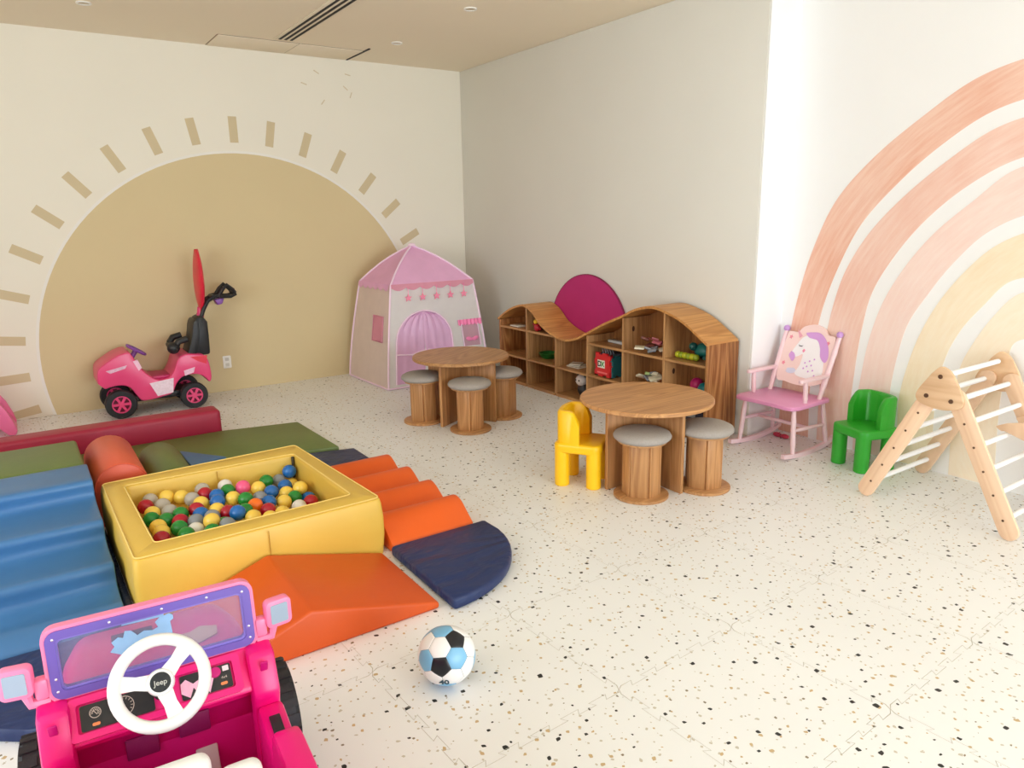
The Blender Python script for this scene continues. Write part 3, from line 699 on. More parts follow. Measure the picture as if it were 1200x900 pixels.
for x, z in [(-0.204, 0.062), (-0.09, 0.070), (0.02, 0.070), (0.12, 0.070), (0.202, 0.062), (0.208, -0.03), (0.208, -0.06), (-0.208, -0.03), (-0.208, -0.06)]:
    B().sph((x, -0.0155, z), (0.0035, 0.002, 0.0035), 8, 6).build('screw', scr, wf)
stk = plain('pale blue sticker', (142, 184, 226), 0.5, var=0.12, scale=30)
q = [(-0.062, -0.016), (-0.054, -0.006), (-0.058, 0.004), (-0.046, 0.012), (-0.038, 0.008), (-0.034, 0.022), (-0.024, 0.020), (-0.014, 0.006), (-0.002, 0.012), (0.012, 0.008), (0.022, 0.012), (0.018, 0.024), (0.026, 0.032), (0.044, 0.036), (0.05, 0.03), (0.05, 0.022), (0.044, 0.018), (0.046, -0.02), (0.03, -0.026), (0.01, -0.02), (-0.004, -0.028), (-0.024, -0.022), (-0.04, -0.03)]
B().prism([(x * 1.25 - 0.020, z * 1.1 + 0.012) for x, z in q], 'XZ', -0.0055, -0.0045).build('sticker', stk, wf)
B().box((-0.022, -0.005, 0.052), (0.09, 0.001, 0.006), rot=(0, 0.03, 0)).build('sticker', stk, wf)
# mirrors
for s in (1, -1):
    b = B(); b.tube([(s * 0.225, 0.0, 0.50), (s * 0.262, -0.002, 0.503), (s * 0.268, -0.003, 0.53)], 0.012, 8); b.box((s * 0.238, 0, 0.535), (0.028, 0.03, 0.05), bev=0.008)
    a = b.build('mirror_arm', lpk, car)
    b = B(); b.prism(round_rect(0.066, 0.074, 0.014, 4), 'XZ', -0.012, 0.016, bev=0.004)
    mh = b.build('mirror_housing', lpk, car, (s * 0.282, -0.006, 0.566), (0.0, 0, s * 0.15))
    B().prism(round_rect(0.044, 0.052, 0.004, 3), 'XZ', -0.0135, -0.011).build('mirror_face', mirr, mh)
# steering wheel (disc in XY, axis Z, tilted towards the driver)
sw = B().rings([[((0.090 + 0.0135 * math.cos(q)) * math.cos(a), (0.090 + 0.0135 * math.cos(q)) * math.sin(a), 0.0135 * math.sin(q)) for q in [2 * PI * k / 12 for k in range(12)]] for a in [2 * PI * k / 48 for k in range(48)]], closed=True).build('steering_wheel', wht, car, (-0.007, -0.172, 0.566), (math.radians(56), 0, math.radians(-2)))
for a in (168, 45, -74):
    A = math.radians(a); n = Vector((-math.sin(A), math.cos(A), 0)); d = Vector((math.cos(A), math.sin(A), 0))
    rs = []
    for r, wd, z in ((0.018, 0.017, -0.006), (0.05, 0.0135, -0.003), (0.084, 0.0175, 0.0)):
        c = d * r + Vector((0, 0, z)); rs.append([c + n * wd + Vector((0, 0, 0.006)), c - n * wd + Vector((0, 0, 0.006)), c - n * wd - Vector((0, 0, 0.006)), c + n * wd - Vector((0, 0, 0.006))])
    B().rings(rs).build('spoke', wht, sw)
B().lathe([(0.0, -0.02), (0.026, -0.02), (0.029, 0.0), (0.026, 0.008), (0.022, 0.01), (0.0, 0.01)]).build('hub', wht, sw)
bd = B().lathe([(0.0, 0.0095), (0.0212, 0.0095), (0.0205, 0.0115), (0.0, 0.013)], n=32).build('hub_badge', plain('badge black', (26, 32, 40), 0.25), sw)
text_mesh('badge_lettering', 'Jeep', 0.0155, silver, sw, (0, -0.001, 0.0128), (0, 0, 0), 0.0006, 0.0002)
B().cyl((-0.007, -0.155, 0.555), (-0.007, -0.06, 0.47), 0.016).build('steering_column', blk, car)
# seat backs
for x0, x1, y, zt in ((-0.17, 0.058, -0.345, 0.505), (0.066, 0.150, -0.375, 0.475)):
    b = B(); b.box(((x0 + x1) / 2, y - 0.03, (zt + 0.2) / 2), (x1 - x0, 0.05, zt - 0.2), bev=0.022, seg=4); b.build('seat_back', wht, car)
b = B(); b.box((0, -0.30, 0.21), (0.36, 0.16, 0.10), bev=0.03, seg=3); b.build('seat', wht, car)
# wheels
def knobby(name, parent, loc, r, wd, hubm):
    n = 20
    b = B(); prof = [(r * 0.55, -wd / 2), (r * 0.90, -wd / 2), (r * 0.975, -wd * 0.38), (r * 0.975, wd * 0.38), (r * 0.90, wd / 2), (r * 0.55, wd / 2)]
    b.lathe(prof, n=36, loop=True)
    for k in range(n):
        a = 2 * PI * k / n
        for s in (1, -1):
            aa = a + (PI / n if s < 0 else 0)
            b.box((math.cos(aa) * r * 0.975, math.sin(aa) * r * 0.975, s * wd * 0.25), (r * 0.05, r * 0.17, wd * 0.42), rot=(0, 0, aa))
    t = b.build(name, tyre, parent, loc, (0, PI / 2, 0))
    b = B(); b.lathe([(0.0, -wd * 0.3), (r * 0.56, -wd * 0.3), (r * 0.58, -wd * 0.45), (r * 0.58, wd * 0.45), (r * 0.5, wd * 0.42), (r * 0.2, wd * 0.2), (0, wd * 0.3)], n=24); b.build('wheel_hub', hubm, t)
    return t
for s in (1, -1):
    knobby('wheel', car, (s * 0.287, 0.205, 0.140), 0.138, 0.092, lpk)
    knobby('wheel', car, (s * 0.30, -0.52, 0.140), 0.138, 0.092, lpk)

# ================================================================= SOCCER BALL
def soccer():
    ph = (1 + 5 ** 0.5) / 2
    t = bmesh.new()
    vs = []
    for a in (-1, 1):
        for c in (-ph, ph): vs += [(0, a, c), (a, c, 0), (c, 0, a)]
    vs = [Vector(v).normalized() for v in vs]
    el = min((vs[0] - v).length for v in vs[1:]) * 1.01
    tri = [(i, j, k) for i in range(12) for j in range(i) for k in range(j) if max((vs[i] - vs[j]).length, (vs[j] - vs[k]).length, (vs[i] - vs[k]).length) < el]
    pent = []
    for i in range(12):
        nb = [j for j in range(12) if j != i and (vs[i] - vs[j]).length < el]
        c = vs[i]; u = (vs[nb[0]] - c * c.dot(vs[nb[0]])).normalized(); v = c.cross(u)
        nb.sort(key=lambda j: math.atan2(vs[j].dot(v), vs[j].dot(u)))
        pent.append([vs[i].lerp(vs[j], 0.36) for j in nb])
    hexa = []
    for i, j, k in tri:
        h = []
        for a, c in ((i, j), (j, k), (k, i)): h += [vs[a].lerp(vs[c], 0.36), vs[a].lerp(vs[c], 0.64)]
        hexa.append(h)
    return vs, pent, hexa
vs, pent, hexa = soccer()
RBALL = 0.098
BX, BY = 1.033, 1.955
sb = thing('soccer_ball', 'blue, white and black soccer ball on the speckled floor', 'ball', (BX, BY, RBALL + 0.001))
# turn the ball so that one black panel faces the camera low left and another one up right, as it lies
camv = (Vector((0, 0, 1.55)) - Vector((BX, BY, RBALL))).normalized()
rx = Vector((R[0][0], R[1][0], R[2][0])); uy = -Vector((R[0][1], R[1][1], R[2][1]))
rx = (rx - camv * rx.dot(camv)).normalized(); uy = camv.cross(rx)
A_ = (rx * -0.197 + uy * -0.394 + camv * 0.898).normalized(); C_ = (rx * 0.348 + uy * 0.60 + camv * 0.70).normalized()
i0 = 0; j0 = [j for j in range(12) if 1.0 < (vs[0] - vs[j]).length < 1.1][0]
def frame(a, c):
    z = (c - a * a.dot(c)).normalized(); return Matrix((a, z, a.cross(z))).transposed()
RM = frame(A_, C_) @ frame(vs[i0], vs[j0]).transposed()
p_blk = plain('black panel', (18, 20, 28), 0.3, 0.5); p_wht = plain('white panel', (236, 234, 234), 0.28, 0.5, var=0.02); p_blu = plain('light blue panel', (120, 178, 216), 0.28, 0.5, var=0.05); p_seam = plain('ball seam', (70, 96, 112), 0.6)
def panel(poly, mat):
    c = sum(poly, Vector()) / len(poly); b = B(); nrm = c.normalized()
    rings = []
    for f, lift in ((0.985, -0.006), (0.95, 0.0), (0.7, 0.0), (0.35, 0.0)):
        ring = []
        for i in range(len(poly)):
            p, q = poly[i], poly[(i + 1) % len(poly)]
            for t in (0.0, 0.33, 0.67): ring.append(RM @ (c.lerp(p.lerp(q, t), f)).normalized() * (RBALL * (1 + lift)))
        rings.append(ring)
    rings.append([RM @ nrm * RBALL] * len(rings[0]))
    b.rings(rings, cap=False)
    return b.build('panel', mat, sb)
for k, q in enumerate(pent): panel(q, p_blk if k in (i0, j0) or (RM @ sum(q, Vector()).normalized()).dot(camv) < -0.2 else (p_blu if (RM @ sum(q, Vector()).normalized()).dot((rx * -0.04 + uy * -0.88 + camv * 0.47).normalized()) > 0.8 else p_wht))
dirs = [(rx * a + uy * c + camv * math.sqrt(max(0.0, 1 - a * a - c * c))) for a, c in ((0.3, 0.08), (-0.68, -0.1), (-0.14, 0.87))]
mids = [RM @ (sum(h, Vector()).normalized()) for h in hexa]
blue = {max(range(20), key=lambda k: mids[k].dot(d)) for d in dirs} | {k for k in range(20) if mids[k].dot(camv) < 0 and k % 2}
for k, h in enumerate(hexa): panel(h, p_blu if k in blue else p_wht)
bn = (rx * -0.05 + uy * -0.86 + camv * 0.5).normalized(); bu = (uy - bn * bn.dot(uy)).normalized()
tx = text_mesh('ball_lettering', '40', 0.034, plain('teal print', (18, 62, 78), 0.4), sb, (0, 0, 0), (0, 0, 0), 0.0006, 0.0008)
tx.rotation_euler = Matrix((bu.cross(bn), bu, bn)).transposed().to_euler(); tx.location = bn * (RBALL + 0.0004)
B().sph((0, 0, 0), RBALL * 0.992, 32, 20).build('bladder', p_seam, sb)

# ================================================================= PUSH CAR BY THE WALL
pnk = plain('hot pink plastic', (226, 68, 122), 0.3, 0.5, var=0.03); redp = plain('red pink plastic', (222, 30, 62), 0.3, 0.5, var=0.03)
t = thing('push_car', 'pink ride-on push car with black handle and upright red canopy by the wall', 'toy car', (0.85, 6.66, 0))
def PX(x): return x - 0.85
YN, YFR = -0.175, 0.19     # near and far side
side = [(0.435, 0.30), (0.445, 0.40), (0.50, 0.452), (0.60, 0.510), (0.675, 0.525), (0.70, 0.50), (0.745, 0.40), (0.80, 0.325), (0.87, 0.275), (0.95, 0.28), (1.0, 0.34), (1.04, 0.43), (1.10, 0.46), (1.18, 0.45), (1.245, 0.435), (1.275, 0.37), (1.285, 0.25), (1.265, 0.20), (1.235, 0.24), (1.19, 0.275), (1.12, 0.285), (1.05, 0.27), (1.00, 0.215), (0.97, 0.155), (0.92, 0.135), (0.75, 0.115), (0.70, 0.16), (0.66, 0.235), (0.60, 0.265), (0.53, 0.262), (0.48, 0.25)]
sm = [(v.x, v.y) for v in catmull([(PX(a), c, 0) for a, c in side], 3)]
B().prism(sm, 'XZ', YN, YFR, bev=0.022, seg=3, ang=60).build('body', pnk, t)
B().box((PX(0.88), 0.005, 0.285), (0.19, 0.27, 0.03), bev=0.012).build('seat', plain('magenta seat', (190, 30, 100), 0.4), t)
B().prism([(PX(0.50), 0.395), (PX(0.655), 0.425), (PX(0.64), 0.40), (PX(0.53), 0.372)], 'XZ', YN - 0.002, YN + 0.01).build('side_sticker', plain('silver sticker', (222, 176, 196), 0.35, 0.5, 0.2, var=0.3, scale=60), t)
B().prism([(PX(0.80), 0.255), (PX(0.985), 0.275), (PX(0.97), 0.155), (PX(0.85), 0.14)], 'XZ', YN - 0.002, YN + 0.01).build('side_sticker', plain('white pink sticker', (244, 214, 228), 0.35, var=0.25, scale=50), t)
B().prism([(PX(1.07), 0.325), (PX(1.16), 0.345), (PX(1.145), 0.30), (PX(1.075), 0.28)], 'XZ', YN - 0.002, YN + 0.01).build('side_sticker', plain('pale sticker', (240, 190, 214), 0.35, var=0.25, scale=60), t)
B().prism([(PX(1.13), 0.435), (PX(1.265), 0.432), (PX(1.255), 0.36), (PX(1.19), 0.39)], 'XZ', YN - 0.001, YN + 0.012).build('rear_light', redp, t)
B().prism([(PX(0.70), 0.45), (PX(0.735), 0.46), (PX(0.76), 0.39), (PX(0.735), 0.37)], 'XZ', YN - 0.002, YN + 0.012).build('side_sticker', plain('pale sticker', (240, 190, 214), 0.35), t)
vio = plain('violet plastic', (128, 74, 160), 0.4)
b = B(); b.rings([[(0.075 * math.cos(a) + 0.012 * math.cos(a) * math.cos(q), 0.075 * math.sin(a) + 0.012 * math.sin(a) * math.cos(q), 0.012 * math.sin(q)) for q in [2 * PI * k / 8 for k in range(8)]] for a in [2 * PI * k / 24 for k in range(24)]], closed=True)
b.box((0, 0, 0), (0.14, 0.03, 0.014)); b.cyl((0, 0, 0), (0, 0, -0.08), 0.02)
b.build('steering_wheel', vio, t, (PX(0.755), 0.0, 0.515), (0, math.radians(35), 0))
# seat back, harness bar and handle post
OFF = (0.034, 0, -0.018)
b = B(); b.prism([(v.x, v.y) for v in catmull([(PX(0.97), 0.285, 0), (PX(1.03), 0.34, 0), (PX(1.09), 0.46, 0), (PX(1.14), 0.60, 0), (PX(1.165), 0.72, 0), (PX(1.20), 0.74, 0), (PX(1.20), 0.60, 0), (PX(1.16), 0.46, 0), (PX(1.10), 0.40, 0)], 3)], 'XZ', -0.12, 0.13, bev=0.012); b.build('backrest', blk, t, OFF)
b = B(); b.prism([(PX(1.135), 0.44), (PX(1.28), 0.44), (PX(1.285), 0.60), (PX(1.285), 0.72), (PX(1.245), 0.78), (PX(1.19), 0.76), (PX(1.155), 0.60)], 'XZ', -0.09, 0.10, bev=0.02); b.build('handle_post', blk, t, OFF)
b = B()
for s in (-0.13, 0.14): b.tube([(PX(1.10), s, 0.60), (PX(1.03), s, 0.585), (PX(1.0), s, 0.54)], 0.028, 10)
b.tube([(PX(0.995), -0.13, 0.53), (PX(0.985), 0.0, 0.525), (PX(0.995), 0.14, 0.53)], 0.026, 10); b.sph((PX(0.985), -0.13, 0.535), 0.05, 14, 10)
b.build('safety_bar', blk, t, OFF)
b = B(); hp = [(1.245, 0.77), (1.27, 0.83), (1.31, 0.895), (1.37, 0.93), (1.42, 0.935)]
for s in (-0.06, 0.065): b.tube([(PX(x), s, z) for x, z in hp], 0.017, 8)
lp = [(1.40, 0.93), (1.44, 0.985), (1.475, 1.02), (1.525, 0.975), (1.54, 0.935), (1.50, 0.92), (1.42, 0.925)]
for s in (-0.06, 0.065): b.tube([(PX(x), s, z) for x, z in lp], 0.017, 8, closed=True)
b.tube([(PX(1.535), -0.06, 0.955), (PX(1.535), 0.065, 0.955)], 0.018, 8); b.tube([(PX(1.36), -0.06, 0.925), (PX(1.36), 0.065, 0.925)], 0.02, 8)
b.build('push_handle', blk, t, OFF)
B().prism([(PX(1.37), 0.90), (PX(1.45), 0.91), (PX(1.43), 0.86), (PX(1.39), 0.85)], 'XZ', -0.05, 0.055, bev=0.008).build('handle_clip', vio, t, OFF)
# canopy panel, seen edge on: a rounded leaf standing upright
b = B(); rs = []
for k in range(13):
    f = k / 12; z = 0.80 + 0.53 * f; hw = 0.155 * math.sin(min(1, f * 1.9 + 0.12) * PI / 2) * (1 if f < 0.62 else math.sqrt(max(0.0, 1 - ((f - 0.62) / 0.385) ** 2)))
    th = 0.016 + 0.016 * math.sin(PI * min(1, f * 1.1)); hw = max(hw, 0.012); x = 1.262 + 0.012 * f
    rs.append([(PX(x) + th * math.cos(a), 0.005 + hw * math.sin(a), z) for a in [2 * PI * q / 16 for q in range(16)]])
b.rings(rs); b.build('canopy', redp, t, OFF)
b = B(); b.cyl((PX(1.245), 0.005, 0.74), (PX(1.262), 0.005, 0.84), 0.03); b.build('canopy_socket', pnk, t, OFF)
def car_wheel(x, y, r, wd):
    b = B(); b.lathe([(r * 0.6, -wd / 2), (r * 0.93, -wd / 2), (r, -wd * 0.3), (r, wd * 0.3), (r * 0.93, wd / 2), (r * 0.6, wd / 2)], n=30, loop=True)
    o = b.build('wheel', tyre, t, (x, y, r + 0.001), (PI / 2, 0, 0))
    b = B(); ring_prism(b, arc(0, 0, r * 0.63, 0, 2 * PI * 23 / 24, 23), arc(0, 0, r * 0.52, 0, 2 * PI * 23 / 24, 23), 'XY', -wd * 0.45, wd * 0.47)
    for k in range(6):
        a = 2 * PI * k / 6; b.box((math.cos(a) * r * 0.34, math.sin(a) * r * 0.34, wd * 0.33), (r * 0.44, r * 0.17, wd * 0.2), rot=(0, 0, a))
    b.lathe([(0, wd * 0.1), (r * 0.2, wd * 0.1), (r * 0.18, wd * 0.46), (0, wd * 0.47)], n=16)
    b.build('rim', pnk, o)
    B().lathe([(0, -wd * 0.2), (r * 0.56, -wd * 0.2), (r * 0.56, 0.0), (0, 0.0)], n=20).build('rim_back', plain('dark pink', (120, 20, 60), 0.5), o)
for y in (-0.185, 0.195):
    car_wheel(PX(0.575), y, 0.117, 0.065); car_wheel(PX(1.125), y, 0.11, 0.065)
B().box((PX(0.86), 0.005, 0.13), (0.62, 0.26, 0.05), bev=0.01).build('chassis', blk, t)

# ================================================================= TENT
t_pink = sheer('pink tent roof cloth', (244, 188, 228), 0.98, 0.15); t_white = sheer('sheer white tent cloth', (252, 250, 250), 0.88, 0.3)
t_side = sheer('shaded sheer tent cloth', (248, 230, 220), 0.86, 0.3); t_cur = sheer('pink curtain cloth', (240, 192, 232), 0.93, 0.2); t_trim = plain('pink trim tape', (246, 218, 240), 0.6)  # left wall's shade is put into its cloth colour as a peach tint
t_hot = plain('hot pink felt', (250, 140, 190), 0.6); t_rose = sheer('rose cloth', (240, 166, 190), 0.95, 0.3)
TX, TY = 3.22, 6.42
tent = thing('play_tent', 'pink and sheer white castle play tent in the corner', 'tent', (TX, TY, 0))
fb = [(2.687 - TX, 5.99 - TY), (3.755 - TX, 5.975 - TY), (3.735 - TX, 6.83 - TY), (2.665 - TX, 6.84 - TY)]
ft = [(2.80 - TX, 6.075 - TY), (3.655 - TX, 6.065 - TY), (3.64 - TX, 6.72 - TY), (2.785 - TX, 6.73 - TY)]
ZE = 0.945; AP = (3.20 - TX, 6.41 - TY, 1.275)
def wallpt(i, s, f):
    """point on wall i at fraction s along and f up (slightly bowed outwards)"""
    j = (i + 1) % 4
    lo = Vector(fb[i]).lerp(Vector(fb[j]), s); hi = Vector(ft[i]).lerp(Vector(ft[j]), s)
    p = lo.lerp(hi, f ** 1.35); return Vector((p.x, p.y, 0.012 + (ZE - 0.012) * f))
def wall_off(i, s, f, d):
    j = (i + 1) % 4; e = Vector(fb[j]) - Vector(fb[i]); n = Vector((e.y, -e.x, 0)).normalized()
    return wallpt(i, s, f) + n * d
for i, m in ((0, t_white), (1, t_white), (2, t_white), (3, t_side)):
    rows = [[wallpt(i, s / 12, f / 8) + Vector((0, 0, 0)) for s in range(13)] for f in range(9)]
    B().sheet(rows).build('wall_panel', m, tent)
for i in range(4):
    j = (i + 1) % 4; a = Vector((*ft[i], ZE)); c = Vector((*ft[j], ZE)); ap = Vector(AP)
    rows = []
    for f in range(9):
        F = f / 8; q = []
        for s in range(9):
            p = a.lerp(c, s / 8).lerp(ap, F * 0.985); p.z += 0.035 * math.sin(PI * F) - 0.02 * math.sin(PI * s / 8) * math.sin(PI * F); q.append(p)
        rows.append(q)
    B().sheet(rows).build('roof_panel', t_pink, tent)
    # scalloped valance
    e = (c - a); n = Vector((e.y, -e.x, 0)).normalized() * 0.012
    rows = [[], []]
    for s in range(49):
        p = a.lerp(c, s / 48) + n; rows[0].append(p + Vector((0, 0, 0.006))); rows[1].append(p + n * 0.8 - Vector((0, 0, 0.028 + 0.026 * abs(math.sin(PI * s / 8)))))
    B().sheet(rows).build('valance', t_pink if i else t_rose, tent)
for i in range(4):
    pts = [wall_off(i, 0, f / 8, 0.004) for f in range(9)] + [Vector((*ft[i], ZE)).lerp(Vector(AP), F / 5) + Vector((0, 0, 0.035 * math.sin(PI * F / 5) + 0.004)) for F in range(1, 6)]
    B().tube(pts, 0.009, 8).build('edge_pole', t_trim, tent)
    B().tube([wall_off(i, s / 6, 0, 0.003) for s in range(7)], 0.008, 6).build('hem', t_trim, tent)
B().lathe([(0.0, 0.0), (0.04, 0.0), (0.03, 0.02), (0.0, 0.026)], (AP[0], AP[1], AP[2] + 0.0), 12).build('finial', t_trim, tent)
# door with parted curtains on the front (wall 0): outline by (s along, f up)
def door_pt(u, v, d):   # u -1..1 across, v 0..1 up the arch
    hw = 0.29 * (1 if v < 0.6 else math.sqrt(max(0, 1 - ((v - 0.6) / 0.4) ** 2)))
    return wall_off(0, 0.365 + u * hw, 0.035 + v * 0.70, d)
for s in (1, -1):
    rows = []
    for k in range(15):
        v = k / 14; gap = 0.0 if v > 0.55 else (0.55 - v) * (0.26 if s > 0 else 0.08)
        rows.append([door_pt(s * (gap + (1 - gap) * q / 10), v, 0.006 + 0.006 * math.sin(q * 2.2)) for q in range(11)])
    B().sheet(rows).build('door_curtain', t_cur, tent)
B().tube([door_pt(-1, 0, 0.01)] + [door_pt(-1, k / 10, 0.01) for k in range(1, 7)] + [wall_off(0, 0.365 + 0.29 * math.cos(a), 0.035 + 0.70 * (0.6 + 0.4 * math.sin(a)), 0.01) for a in [PI - PI * k / 14 for k in range(1, 14)]] + [door_pt(1, k / 10, 0.01) for k in range(6, -1, -1)], 0.007, 6).build('door_trim', t_trim, tent)
B().tube([door_pt(-1, 0.42, 0.016), door_pt(-0.5, 0.40, 0.02), door_pt(0.02, 0.45, 0.016)], 0.007, 6).build('curtain_tie', t_trim, tent)
B().tube([door_pt(0.1, 0.45, 0.016), door_pt(0.5, 0.41, 0.02), door_pt(1, 0.43, 0.016)], 0.007, 6).build('curtain_tie', t_trim, tent)
# window with ruffle and bow right of the door
def wrect(i, s0, s1, f0, f1, d): return [[wall_off(i, s0 + (s1 - s0) * a / 6, f0 + (f1 - f0) * c / 4, d) for a in range(7)] for c in range(5)]
B().sheet(wrect(0, 0.77, 0.955, 0.33, 0.56, 0.006)).build('window_mesh', sheer('window net', (226, 176, 196), 0.7, 0.3), tent)
b = B(); rows = [[wall_off(0, 0.735 + 0.27 * a / 24, 0.555 + 0.05 * c, 0.012 + 0.008 * math.sin(a * 1.7)) - Vector((0, 0, 0.012 * abs(math.sin(PI * a / 4)) * (1 - c))) for a in range(25)] for c in range(2)]
b.sheet(rows); b.build('window_ruffle', t_hot, tent)
B().tube([wall_off(0, 0.775, 0.33, 0.012), wall_off(0, 0.77, 0.56, 0.012)], 0.006, 6).build('window_trim', t_trim, tent)
B().tube([wall_off(0, 0.955, 0.33, 0.012), wall_off(0, 0.955, 0.56, 0.012)], 0.006, 6).build('window_trim', t_trim, tent)
c = wall_off(0, 0.865, 0.40, 0.018); b = B(); b.sph(c + Vector((-0.035, 0, 0.004)), (0.036, 0.010, 0.020), 10, 8, rot=(0, 0.3, 0)); b.sph(c + Vector((0.035, 0, 0.004)), (0.036, 0.010, 0.020), 10, 8, rot=(0, -0.3, 0)); b.sph(c, (0.012, 0.012, 0.014), 8, 6); b.build('bow', t_hot, tent)
# small square window on the left face
B().sheet([[wall_off(3, 0.58 + 0.27 * a / 4, 0.44 + 0.25 * cc / 4, 0.005) for a in range(5)] for cc in range(5)]).build('window_mesh', t_rose, tent)
b = B(); b.tube([wall_off(3, s, f, 0.008) for s, f in ((0.58, 0.44), (0.85, 0.44), (0.85, 0.69), (0.58, 0.69))], 0.006, 6, closed=True); b.build('window_trim', t_rose, tent)
# five star charms hanging from the valance
pinkl = plain('glowing pink charm', (255, 146, 178), 0.4)
for k in range(5):
    s = 0.19 + 0.165 * k; c = wall_off(0, s, 0.90, 0.03); 
    B().cyl(c, c + Vector((0, 0, 0.075)), 0.0025, n=6).build('charm_cord', t_hot, tent)
    star = []
    for q in range(10):
        a = PI / 2 + PI * q / 5; r = 0.036 if q % 2 == 0 else 0.016; star.append((c.x + r * math.cos(a), c.z - 0.028 + r * math.sin(a)))
    B().prism(star, 'XZ', c.y - 0.006, c.y + 0.006).build('star_charm', pinkl, tent)

# ================================================================= TABLES AND STOOLS
oak = wood('oak veneer along z', (204, 152, 100), (150, 100, 58), 'Z'); oak_x = wood('oak veneer along x', (206, 156, 104), (154, 106, 64), 'X')
oak_e = plain('oak edge', (186, 130, 76), 0.5, var=0.12, scale=30)
fabric = plain('grey woven fabric', (166, 159, 153), 0.95, 0.1, var=0.12, scale=120, bump=0.35, bscale=400)
def table(x, y, rz, r, ztop, lab):
    t = thing('round_table', lab, 'table', (x, y, 0), rz, 'round oak play tables')
    b = B(); b.lathe([(0, ztop - 0.024), (r - 0.004, ztop - 0.024), (r, ztop - 0.020), (r, ztop - 0.005), (r - 0.005, ztop), (0, ztop)], n=72); b.build('tabletop', oak_x, t)
    for a in (0, 1, 2, 3):
        B().box((0.153, 0, (ztop - 0.024) / 2), (0.295, 0.022, ztop - 0.025), bev=0.002).build('leg_panel', oak, t, (0, 0, 0), (0, 0, a * PI / 2))
    return t
table(2.945, 2.965, math.radians(-1.0), 0.385, 0.505, 'round oak table nearer the camera, in front of the wavy shelf')
table(2.77, 4.80, math.radians(28), 0.372, 0.502, 'round oak table farther away, in front of the play tent')
proto = None
STO = [(2.745, 2.788, 10, 0.168, 'grey cushioned oak stool at the front of the nearer table'), (3.118, 2.668, -12, 0.158, 'grey cushioned oak stool at the right of the nearer table'),
       (2.480, 4.90, 5, 0.158, 'grey cushioned oak stool at the left of the farther table'), (2.648, 4.475, 0, 0.158, 'grey cushioned oak stool at the front of the farther table'), (3.048, 4.647, 25, 0.158, 'grey cushioned oak stool at the right of the farther table')]
for x, y, rz, r, lab in STO:
    if proto is None:
        t = thing('stool', lab, 'stool', (x, y, 0), math.radians(rz), 'stools round the oak tables')
        B().lathe([(0, 0.0), (0.150, 0.0), (0.153, 0.003), (0.153, 0.015), (0.149, 0.018), (0, 0.018)], n=48).build('base_disc', oak_x, t)
        for k in range(6):
            a = 2 * PI * k / 6; L = 0.112
            B().box((0.087, 0, 0.169), (0.018, L - 0.014, 0.302), bev=0.0015).build('stave', oak, t, (0, 0, 0), (0, 0, a + PI / 6))
        B().lathe([(0, 0.318), (0.135, 0.318), (0.137, 0.328), (0, 0.328)], n=40).build('seat_board', oak_x, t)
        B().lathe([(0, 0.326), (0.12, 0.326), (0.145, 0.331), (0.158, 0.343), (0.160, 0.353), (0.153, 0.367), (0.130, 0.379), (0.085, 0.387), (0, 0.390)], n=48).build('cushion', fabric, t)
        proto = t
    else: copy_thing(proto, (x, y, 0), math.radians(rz), lab)

# ================================================================= PLASTIC CHAIRS
def plastic_chair(lab, x, y, fwd, mat):
    """seat facing +X before rotation"""
    t = thing('toddler_chair', lab, 'chair', (x, y, 0), fwd, 'small moulded plastic chairs')
    for sx in (1, -1):
        for sy in (1, -1):
            b = B(); b.lathe([(0.0, 0.0), (0.037, 0.0), (0.043, 0.006), (0.043, 0.24), (0.0, 0.24)], (sx * 0.095, sy * 0.095, 0), 20); b.build('leg', mat, t)
    b = B(); b.prism(round_rect(0.278, 0.278, 0.045, 5), 'XY', 0.205, 0.262, bev=0.014, seg=3); b.build('seat', mat, t)
    # backrest: a curved wall round the rear of the seat, its ends sloping down
    rs = []
    for k in range(25):
        u = -1 + 2 * k / 24; a = PI + u * math.radians(98)
        c, s = math.cos(a), math.sin(a); sq = 1.0 / max(abs(c), abs(s)) ** 0.55
        R1 = 0.135 * sq; R0 = R1 - 0.040; zt = 0.452 - (0.075 * max(0, (abs(u) - 0.72) / 0.28) ** 2)
        e = 0.012
        rs.append([(R1 * c, R1 * s, 0.225), (R1 * c, R1 * s, zt - e), ((R1 - e * 0.8) * c, (R1 - e * 0.8) * s, zt), ((R0 + e * 0.8) * c, (R0 + e * 0.8) * s, zt), (R0 * c, R0 * s, zt - e), (R0 * c, R0 * s, 0.225)])
    b = B(); b.rings(rs); b.build('backrest', mat, t)
    return t
plastic_chair('yellow moulded plastic toddler chair at the left of the nearer round table', 2.628, 3.16, math.radians(-56.5), plain('yellow plastic', (250, 196, 22), 0.35, 0.5, var=0.03, bump=0.03, bscale=50))
plastic_chair('green moulded plastic toddler chair between rocking chair and climbing frame', 4.175, 2.33, math.radians(163), plain('green plastic', (42, 160, 40), 0.35, 0.5, var=0.03, bump=0.03, bscale=50))

